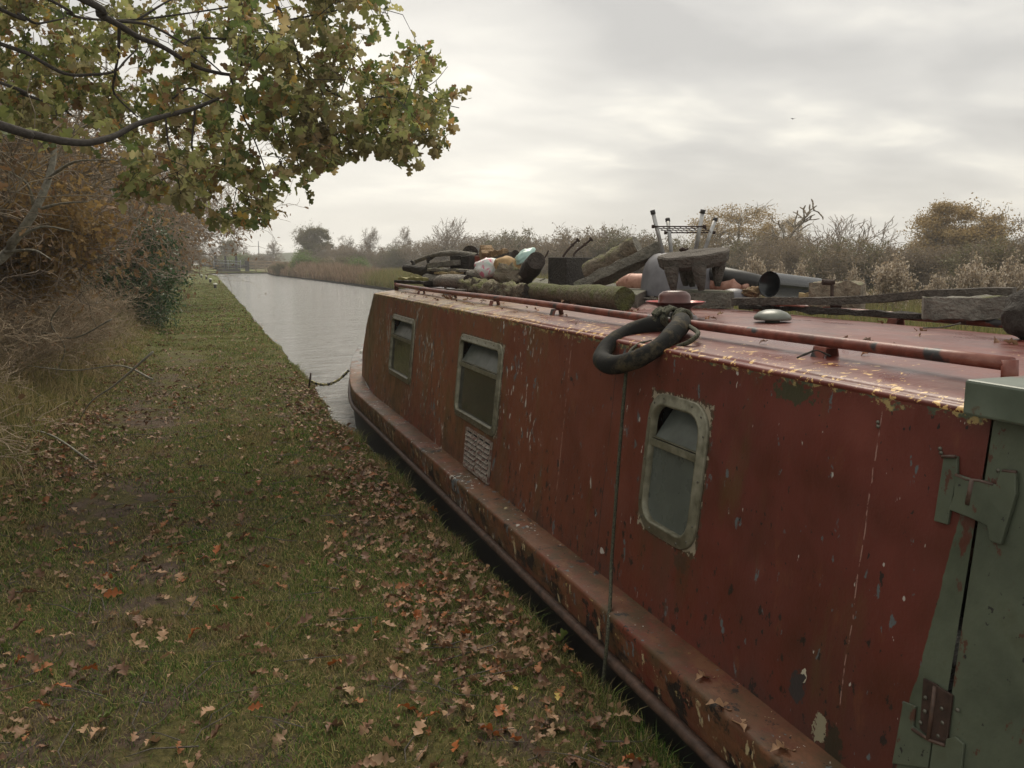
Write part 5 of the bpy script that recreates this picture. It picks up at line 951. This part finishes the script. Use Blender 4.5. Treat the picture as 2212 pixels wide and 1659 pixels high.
POLY = [(-950, -300), (1700, -200), (1720, 60), (1710, 130), (1630, 165), (1590, 110), (1520, 150), (1570, 280), (1660, 300), (1700, 240), (1740, 250), (1770, 310), (1780, 210), (1840, 195), (1900, 260), (1940, 310), (1880, 370), (1920, 410), (1990, 390), (2030, 480), (1980, 540), (1890, 520), (1950, 600), (1920, 640), (1850, 590), (1800, 610), (1830, 715), (1750, 720), (1690, 670), (1600, 640), (1540, 690), (1470, 730), (1400, 740), (1320, 720), (1350, 840), (1300, 850), (1240, 810), (1200, 830), (1160, 790), (1110, 830), (1190, 900), (1150, 950), (1070, 900), (1060, 980), (1000, 1000), (940, 940), (860, 880), (740, 860), (600, 840), (520, 870), (540, 760), (640, 640), (600, 600), (480, 640), (330, 660), (0, 580), (-950, 500)]
PX_ = np.array(POLY, float)*.4959
def inpoly(u, v):
    c_ = np.zeros(len(u), bool); n = len(PX_); j = n-1
    for i in range(n):
        xi, yi = PX_[i]; xj, yj = PX_[j]; k = ((yi > v) != (yj > v)) & (u < (xj-xi)*(v-yi)/(yj-yi+1e-9)+xi); c_ ^= k; j = i
    return c_
NT_ = 2300; u = rng.uniform(-40, 1010, NT_*2); v = rng.uniform(-40, 500, NT_*2); ue = np.concatenate([rng.uniform(-440, -40, 1500), rng.uniform(-40, 840, 700)]); ve = np.concatenate([rng.uniform(-120, 300, 1500), rng.uniform(-95, -40, 700)]); u = np.concatenate([u, ue]); v = np.concatenate([v, ve])
dens_ = np.clip(-.88+2.7*fbm(u, v, .018, 3, 12)-.25*((u < 430) & (v < 330)), .06, 1.)
k = inpoly(u, v) & (rng.random(len(u)) < dens_); u, v = u[k], v[k]
N_ = np.array(nodes); NP = np.array(nodepx); ND = np.array(noded)
dd = np.hypot(u[:, None]-NP[None, :, 0], v[:, None]-NP[None, :, 1]); nn = dd.argmin(1); order = np.argsort(dd.min(1)); 
tw = []; LP = []; LD = []
NL = list(N_)
Narr = np.zeros((len(NL)+len(u)*2, 3)); Narr[:len(NL)] = N_; nN = len(NL)
for i in order:
    t_ = P(u[i], v[i], ND[nn[i]]+rng.normal(0, .38)+(.85 if u[i] < 480 and v[i] < 330 else 0)); D = ((Narr[:nN]-t_)**2).sum(1); j = int(D.argmin()); s_ = Narr[j].copy(); L = math.sqrt(D[j])
    if L < .02: continue
    mid = (s_+t_)/2+V3(0, 0, .12*L)+rng.normal(0, .05*L, 3); r = .0016+.0022*min(L, .8); tw += [(s_, mid, r*1.3, r), (mid, t_, r, r*.5)]
    Narr[nN] = mid; Narr[nN+1] = t_; nN += 2
    for q_ in range(rng.integers(3, 6)):
        f = rng.uniform(.55, 1.); p = (s_*(1-f)+t_*f) if L > .15 else t_; dr = (t_-s_)/L*.5+rng.normal(0, .55, 3)+V3(0, 0, -.30); LP.append(p); LD.append(dr/np.linalg.norm(dr))
A = np.array([t[0] for t in tw]); Bq = np.array([t[1] for t in tw]); V, F = segs_mesh(A, Bq, np.array([t[2] for t in tw]), np.array([t[3] for t in tw]), 4)
link('twigs', fast('twigs', V-V3(-4.4, 5.2, .2), F), MT['oakbark'], oak)
LP = np.array(LP); LD = np.array(LD); n = len(LP); sd2 = rng.normal(0, 1, (n, 3)); sd2 -= LD*(sd2*LD).sum(1, keepdims=True); sd2 /= np.linalg.norm(sd2, axis=1, keepdims=True); nz_ = np.cross(LD, sd2); Rm = np.stack([LD, sd2, nz_], 2)
parts = []
for q_ in range(4):
    k = np.arange(n) % 4 == q_; T, Fq = oakleaf(rng.uniform(.1, .45), rng.uniform(.15, .5)); parts.append(scatter(T, Fq, LP[k]-V3(-4.4, 5.2, .2), Rm[k], rng.uniform(.085, .138, k.sum())))
V, F = joinVF(parts)
m = NT('oak_leaves', .5, 0, .35); big = m.noise(1.6, 3, m.obj, .5)
lc = m.ramp(m.isl, [(0, (.14, .19, .06)), (.18, (.23, .26, .08)), (.38, (.36, .38, .14)), (.60, (.48, .45, .20)), (.74, (.40, .31, .15)), (.84, (.24, .15, .07)), (.93, (.45, .26, .09)), (.97, (.55, .38, .10))], 'CONSTANT')
lc2 = m.ramp(m.isl, [(0, (.22, .17, .08)), (.3, (.30, .25, .12)), (.6, (.42, .37, .20)), (.85, (.20, .23, .09))], 'CONSTANT')
m.col(m.mix(m.step(big, .50, .66), lc, lc2)); m.leafy(.55)
link('foliage', fast('foliage', V, F), m.m, oak, True)
print('oak leaves', n)
# ------------------------------------------------------------------ far bank
n = 46000; y = -4+114*rng.random(n)**1.0; off = rng.random(n)**1.3*3.0; x = xr(y)+.05+off
hgt = (.55+.75*fbm(x, y, .35, 3, 21))*np.where(off < .5, .75, 1)*rng.uniform(.5, 1.1, n)*np.interp(y, [-4, 12, 40, 60, 95], [.95, .9, 1.05, 1.3, 1.35]); w = .012+.00035*y; a = rng.uniform(0, 6.28, n); la = rng.uniform(0, 6.28, n); ln = rng.uniform(.05, .5, n)*hgt
base = np.stack([x, y, np.where(off < .2, -.22, 0)], 1); dx = np.stack([np.cos(a), np.sin(a), 0*a], 1)*w[:, None]; up = np.zeros((n, 3)); up[:, 2] = hgt; lv = np.stack([np.cos(la)*ln, np.sin(la)*ln, -.15*ln], 1)
mid = base+up*.55+lv*.25; V = np.stack([base-dx*.5, base+dx*.5, mid+dx*.5, mid-dx*.5, base+up+lv], 1).reshape(-1, 3); i = (np.arange(n)*5)[:, None]
m = NT('bank_reeds', .85, 0, .2); xx, yy_, zz = m.xyz(); sel = m.math('ADD', m.rng_(yy_, 50, 60), m.math('MULTIPLY', m.math('SUBTRACT', m.noise(.35, 4, None, .6), .5), 1.6))
gg = m.ramp(m.isl, [(0, (.12, .14, .04)), (.35, (.21, .21, .07)), (.7, (.30, .26, .10)), (1, (.18, .13, .065))]); bb_ = m.ramp(m.isl, [(0, (.15, .10, .065)), (.4, (.27, .19, .13)), (.8, (.40, .29, .21)), (1, (.16, .16, .06))])
m.col(m.mix(m.step(sel, .35, .7), gg, bb_)); m.leafy(.3)
tag(link('reeds', fast('reeds', V, [i+np.array([0, 1, 2, 3]), i+np.array([3, 2, 4])]), m.m), 'band of reeds and rank grass along the far bank', 'reeds', kind='stuff')
n = 30000; y = -4+80*rng.random(n); x = xr(y)+2.5+13*rng.random(n); hgt = (.25+.45*fbm(x, y, .3, 3, 25))*rng.uniform(.5, 1.2, n); w = .016+.0003*y; a = rng.uniform(0, 6.28, n)
base = np.stack([x, y, 0*x], 1); dx = np.stack([np.cos(a), np.sin(a), 0*a], 1)*w[:, None]; V = np.stack([base-dx, base+dx, base+np.stack([rng.normal(0, .15, n), rng.normal(0, .15, n), hgt], 1)], 1).reshape(-1, 3)
m2 = NT('field_grass', .9, 0, .2); m2.col(m2.ramp(m2.isl, [(0, (.10, .105, .035)), (.5, (.16, .14, .06)), (1, (.20, .155, .085))])); m2.leafy(.3)
tag(link('field_grass', fast('field_grass', V, [(np.arange(n)*3)[:, None]+np.array([0, 1, 2])]), m2.m), 'rough pale grass between the reeds and the far hedgerow', 'grass', kind='stuff')
def ground_at(u, d): p = P(u, 700, d); return V3(p[0], p[1], 0)
def topz(v, d): return 1.5+d*((829.5-v)/FP*CU[2]+CF[2])
PF = dict(n=[5, 5, 4], br=[4, 3, 0], pr=[.95, .8, 0], ang=[(.15, .5), (.2, .7), (0, 0)], len=[(.35, .6), (.3, .5), (0, 0)], wob=[.08, .15, .2], up=[.05, .04, .03], bare=[.4, .2, 1], rmin=.004, h0=.9)
fl = [plant('fluffy', PF, 1.5, 50+i, MT['twig'], MT['fluff'], 2600, .06, .06, 9, .009, trunklev=0, stemspread=.28, crownname='seed_heads') for i in range(2)]
for i, (u_, v_, w_, lb) in enumerate(((1620, 545, 60, 'fluffy pale seed-head clump left of the tyre'), (1671, 560, 40, 'slim seed-head clump just behind the black bucket'), (1722, 560, 45, 'thin seed-head clump above the black bucket'), (1800, 590, 50, 'low seed-head clump above the sandy concrete lump'), (1844, 568, 40, 'small rounded seed-head clump right of the concrete lump'), (1928, 544, 90, 'large buff seed-head clump above the middle of the long plank'), (2009, 586, 50, 'low pale seed-head clump left of the big timber block'), (2083, 549, 75, 'white feathery seed-head clump above the big timber block'), (2137, 575, 60, 'dense seed-head clump second from the right edge'), (2200, 547, 85, 'tall pale seed-head clump at the right edge'), (1572, 585, 50, 'buff seed-head clump behind the slab stool'), (720, 553, 34, 'tall reed plume on the far bank left of the gnarled log'))):
    d = 17. if u_ > 1500 else 80.; h = topz(v_, d); p = ground_at(u_, d); s = h/1.5; wsc = w_/FP*d/.95
    place(fl[i % 2], 'seed_head_plant', p, i*1.1, (wsc, wsc, s), lb, 'plant', 'seed-head plants on the far bank')
PFB = dict(PSH, rmin=.011)
fb = [plant('bush', PFB, 4., 60+i, [MT['twig'], MT['twigd'], MT['twig']][i], [MT['lbrownfar'], MT['ldull'], MT['lbrownfar']][i], [9500, 10500, 5000][i], .13, .08, 12, .04, trunklev=0, stemspread=.7, crownname='foliage') for i in range(3)]
sil = [(690, 540, 120), (720, 525, 115), (752, 522, 112), (785, 528, 110), (830, 527, 108), (865, 522, 105), (905, 516, 103), (940, 512, 98), (985, 502, 92), (1025, 500, 88), (1065, 503, 84), (1105, 486, 78), (1145, 503, 75), (1185, 510, 72), (1222, 503, 68), (1262, 490, 64), (1305, 480, 60), (1350, 484, 58), (1395, 500, 56), (1440, 512, 54), (1490, 500, 50), (1545, 500, 48), (1600, 496, 46), (1650, 494, 44), (1700, 500, 42), (1750, 497, 40), (1800, 495, 38), (1850, 498, 36), (1900, 505, 35), (1950, 510, 34), (2000, 512, 33), (2050, 507, 32), (2100, 505, 31), (2150, 500, 30), (2200, 488, 29), (2260, 480, 28)]
nmk = ['grey-brown bush', 'dull olive bush', 'bare-topped brown bush']
for i, (u_, v_, d) in enumerate(sil):
    k = [0, 2, 1, 0, 1, 2][i % 6] if u_ > 1450 else [0, 2, 0, 2, 0, 1][i % 6]; h = topz(v_, d); w_ = max(h, 48/FP*d*1.35)
    place(fb[k], 'hedgerow_bush', ground_at(u_, d), i*1.7, (w_/4*1.0, w_/4*1.0, h/4*(.94 if u_ > 1400 else 1.0)), '%s in the far hedgerow, number %d counted from the lock end' % (nmk[k], i+1), 'bush', 'bushes of the far hedgerow')
def tree_at(u_, v_, d, me, hh, name, label, wsc=1., rz=0., cat='tree', group=None):
    h = topz(v_, d)/hh; return place(me, name, ground_at(u_, d), rz, (h*wsc, h*wsc, h), label, cat, group)
tb1 = plant('bare', PT, 8., 71, MT['twig'], MT['lbrownfar'], 2500, .10, .2, 1, .16); tb2 = plant('bareb', PT, 8., 72, MT['twig'], MT['lbrownfar'], 2000, .10, .2, 1, .16)
PO = dict(PT, ang=[(.8, 1.35), (.5, 1.1), (.4, 1.1), (0, 0)], bare=[.2, .2, .1, 1], up=[.02, .06, .03, .0])
PC = dict(PSH, rmin=.02, wob=[.12, .22, .3]); to = plant('oakfar', PC, 8., 75, MT['twigd'], MT['lgold2'], 13000, .15, .2, 5, .2, stemspread=.7, clump=(46, 3.6, 3.5, 7.9)); tg = plant('golden', PC, 8., 78, MT['twigd'], MT['lgold2'], 34000, .19, .3, 5, .2, stemspread=.6, clump=(60, 3.4, 3., 7.9))
ti = plant('ivy', PT, 8., 80, MT['twigd'], MT['ldull'], 22000, .2, .3, 2, .14, stemspread=.2, clump=(40, 2.8, 2.5, 7.8))
tw_ = plant('willow', PSH, 4., 82, MT['twig'], MT['lgreenfar'], 9000, .16, .25, 9, .03, trunklev=0)
PD = dict(n=[5, 5, 4], br=[2, 2, 0], pr=[.95, .7, 0], ang=[(.4, .8), (.4, .9), (0, 0)], len=[(.7, .95), (.35, .6), (0, 0)], wob=[.14, .26, .3], up=[.0, .08, .04], bare=[.15, .2, 1], rmin=.045, h0=.6)
td = plant('dead', PD, 5., 85, MT['twigd'], None, 0, base_r=.14, trunklev=1); PTH = dict(PD, ang=[(.1, .35), (.1, .4), (0, 0)], rmin=.02)
tt = plant('thinmulti', PTH, 5., 86, MT['twig'], None, 0, base_r=.05, stems=6, stemspread=.2)
tree_at(690, 481, 118, ti, 8, 'ivy_covered_tree', 'tall grey-green ivy-clad tree above the pale green willow', .85)
tree_at(655, 538, 84, tw_, 4, 'willow_bush', 'bright pale green willow bush on the far bank', 1.05, cat='bush')
tree_at(700, 556, 82, tw_, 4, 'willow_bush', 'small dark green willow bush right of the bright one', .9, 2., cat='bush')
tree_at(735, 548, 78, fb[1], 4, 'bank_bush', 'olive bush on the far bank between the willow and the reeds', 1.6, 1., cat='bush')
tree_at(780, 552, 70, tw_, 4, 'bank_bush', 'low green bush among the reeds below the round-headed bare tree', 1.3, 3., cat='bush')
tree_at(610, 563, 90, fb[1], 4, 'bank_bush', 'olive bush at the corner where the far bank meets the lock', 1.3, cat='bush')
tree_at(805, 489, 112, tb1, 8, 'bare_tree', 'leafless round-headed tree right of the ivy-clad tree', .8)
tree_at(872, 488, 108, tb2, 8, 'bare_tree', 'leafless spreading tree next left of the thin many-stemmed tree', .8, 1.)
tree_at(748, 507, 118, tb2, 8, 'bare_tree', 'small leafless tree between the ivy-clad tree and the round-headed one', .8, 2.)
tree_at(968, 468, 92, tt, 5, 'many_stemmed_tree', 'thin bare tree of many upright stems behind the board pile', 1.)
tree_at(595, 518, 140, tb1, 8, 'bare_tree', 'lone round bare tree right of the lock', .9, 2.)
for i, (u_, v_, d, me, w_, lb) in enumerate(((436, 535, 150, ti, 1.1, 'dark tree mass above the little hut'), (468, 528, 150, tb1, 1., 'bare tree left of the lock gates'), (500, 512, 155, ti, .7, 'tallest bare-topped tree above the lock gates'), (528, 512, 150, tb2, .8, 'bare tree above the right end of the lock gates'), (515, 545, 135, tw_, 1.5, 'dark bush behind the lock gates'), (480, 548, 135, fb[1], 1.8, 'brown bush behind the left balance beam'), (548, 543, 138, fb[0], 1.8, 'brown bush right of the lock gates'))): tree_at(u_, v_, d, me, 8 if me in (ti, tb1, tb2) else 4, 'lockside_tree' if me in (ti, tb1, tb2) else 'lockside_bush', lb, w_, i*1.3, cat='tree' if me in (ti, tb1, tb2) else 'bush')
tree_at(1585, 438, 58, to, 8, 'oak_tree', 'wide spreading oak with thin brown leaves behind the upturned stool', 1.3, .6)
tree_at(1680, 462, 56, to, 8, 'oak_tree', 'lower half-bare oak just left of the dead tree', .7, 2.6)
tree_at(1727, 432, 50, td, 5, 'dead_tree', 'dead leafless tree with antler-like branches above the bushes', 1.5)
tree_at(2052, 428, 44, tg, 8, 'golden_tree', 'dense round golden-brown tree near the right edge', 1.05)
tree_at(2215, 455, 34, tb2, 8, 'bare_tree', 'wispy bare tree at the right edge', 1., 1.)
tree_at(1808, 462, 48, tt, 5, 'many_stemmed_tree', 'scrubby bare tree right of the dead tree', 1.3, 1.)
# ------------------------------------------------------------------ lock, bollards, hut, fence
for i, (x, y) in enumerate(((.51, 47.5), (.35, 59.9), (.14, 70.9), (-.25, 76.6), (-.45, 91.5))):
    th = empty('bollard', (x, y, .0), 'white-capped mooring bollard, %s of five along the far path' % ['nearest', 'second', 'third', 'fourth', 'farthest'][i], 'bollard', 'bollards along the lock landing')
    b = MB(); b.lathe(V3(x, y, 0), [(.085, -.02), (.075, .04), (.07, .2)], 14); b.build('post', MT['blackp'], th, True)
    b = MB(); b.lathe(V3(x, y, 0), [(.07, .19), (.115, .21), (.12, .25), (.07, .28), (.001, .29)], 14); b.build('cap', MT['white'], th, True)
lk = empty('lock_gate', (3, 112.5, .05), 'black canal lock gates with white-tipped balance beams and grey handrails', 'lock gate')
b = MB(); b.box(V3(2.9, 112.3, .05), 2.9, .2, .7); b.build('gate_panel', MT['blackp'], lk)
for (x0, x1, z0, z1) in ((-1.6, 2.4, .95, .75), (2.8, 5.2, .6, .75)):
    b = MB(); b.tube([V3(x0, 113.2, z0), V3(x1, 112.6, z1)], .16, 4); b.build('balance_beam', MT['blackp'], lk)
b = MB(); b.tube([V3(-1.9, 113.2, .96), V3(-.3, 113, .9)], .18, 4); b.build('beam_tip', MT['white'], lk)
for zz in (1.0, 1.35):
    b = MB(); b.tube([V3(1.2, 112.6, zz+.2), V3(4.4, 112.6, zz)], .035, 6); b.build('handrail', MT['greyrail'], lk, True)
for x in (1.2, 2.9, 4.4): b = MB(); b.tube([V3(x, 112.6, .4), V3(x, 112.6, 1.5)], .035, 6); b.build('handrail_post', MT['greyrail'], lk, True)
for x in (1.4, 2.6, 3.9): b = MB(); b.box(V3(x, 112.9, 1.2), .28, .28, 1.7); b.build('paddle_gear', MT['blackp'], lk)
b = MB(); b.box(V3(5.2, 112.8, .7), .5, .4, 1.5); b.build('paddle_gear', MT['blackp'], lk)
b = MB(); b.box(V3(2.6, 112.28, -.15), 7.6, .35, .55); tag(b.build('lock_wall', MT['brick'], None, loc=(2.6, 112.28, -.4)), 'low dark stone wall at the foot of the lock gates', 'wall')
fn = empty('fence', (7, 116, .0), 'pale timber post and rail fence right of the lock', 'fence')
for x in np.arange(5.2, 10, 1.2): b = MB(); b.box(V3(x, 116-.3*(x-5), .75), .12, .12, 1.5); b.build('post', MT['fence'], fn)
for zz in (.6, 1.0, 1.4): b = MB(); b.tube([V3(5.2, 115.95, zz), V3(10, 114.5, zz-.15)], .06, 4); b.build('rail', MT['fence'], fn)
hu = empty('hut', (-2.0, 98, .1), 'tiny dark brick hut with a pitched roof beside the far path', 'hut')
b = MB(); b.box(V3(-2.05, 98.6, .75), 1.5, 1.5, 1.4); b.build('wall', MT['brick'], hu)
b = MB(); b.prism([(-2.95, 97.75, 1.42), (-1.15, 97.75, 1.42), (-2.05, 97.75, 2.1)], V3(0, 1.8, 0)); b.build('roof', MT['slate'], hu)
b = MB(); b.box(V3(-2.05, 97.83, .65), .7, .05, 1.1); b.build('door', MT['blackp'], hu)
hs = empty('house', (9.5, 190, 0), 'dark roofed house far behind the lone bare tree', 'house'); p = ground_at(583, 175)
hs.location = tuple(p)
b = MB(); b.box(p+V3(0, 0, .8), 2.6, 3, 1.6); b.build('wall', MT['brick'], hs)
b = MB(); b.prism([p+V3(-1.5, -1.7, 1.6), p+V3(-1.5, 1.7, 1.6), p+V3(-1.5, 0, 2.5)], V3(3., 0, 0)); b.build('roof', MT['slate'], hs)
p = ground_at(566, 170); b = MB(); b.tube([p, p+V3(0, 0, topz(522, 170))], [.14, .08], 6); tag(b.build('telegraph_pole', MT['greyrail'], None, loc=p), 'thin pole left of the lone bare tree', 'pole')
b = MB(); p = P(1713, 257, 60); 
b.add([p+CR*.22+V3(0, 0, .05), p+V3(0, 0, .0), p+V3(0, .08, 0), p-CR*.20+V3(0, 0, .07), p+V3(0, -.06, .03), p+V3(0, 0, -.05)], [(0, 1, 2), (3, 2, 1), (0, 4, 1), (3, 1, 4), (1, 5, 2), (1, 4, 5)]); tag(b.build('bird', MT['blackp'], None, loc=p), 'tiny bird in flight in the grey sky', 'bird')
# ------------------------------------------------------------------ haze
HAZE = True
if HAZE:
    b = MB(); b.box(V3(40, 185, 9), 450, 450, 22.6); o = b.build('haze', flat('x', (1, 1, 1)), None); hm = bpy.data.materials.new('haze_air'); hm.use_nodes = True; t = hm.node_tree; t.nodes.remove(t.nodes['Principled BSDF'])
    vp = t.nodes.new('ShaderNodeVolumePrincipled'); vp.inputs['Color'].default_value = (1, .99, .97, 1); vp.inputs['Density'].default_value = .0015; vp.inputs['Anisotropy'].default_value = .0; t.links.new(vp.outputs[0], t.nodes['Material Output'].inputs['Volume'])
    o.data.materials.clear(); o.data.materials.append(hm); tag(o, 'thin damp haze over the whole canal', 'haze', kind='stuff')
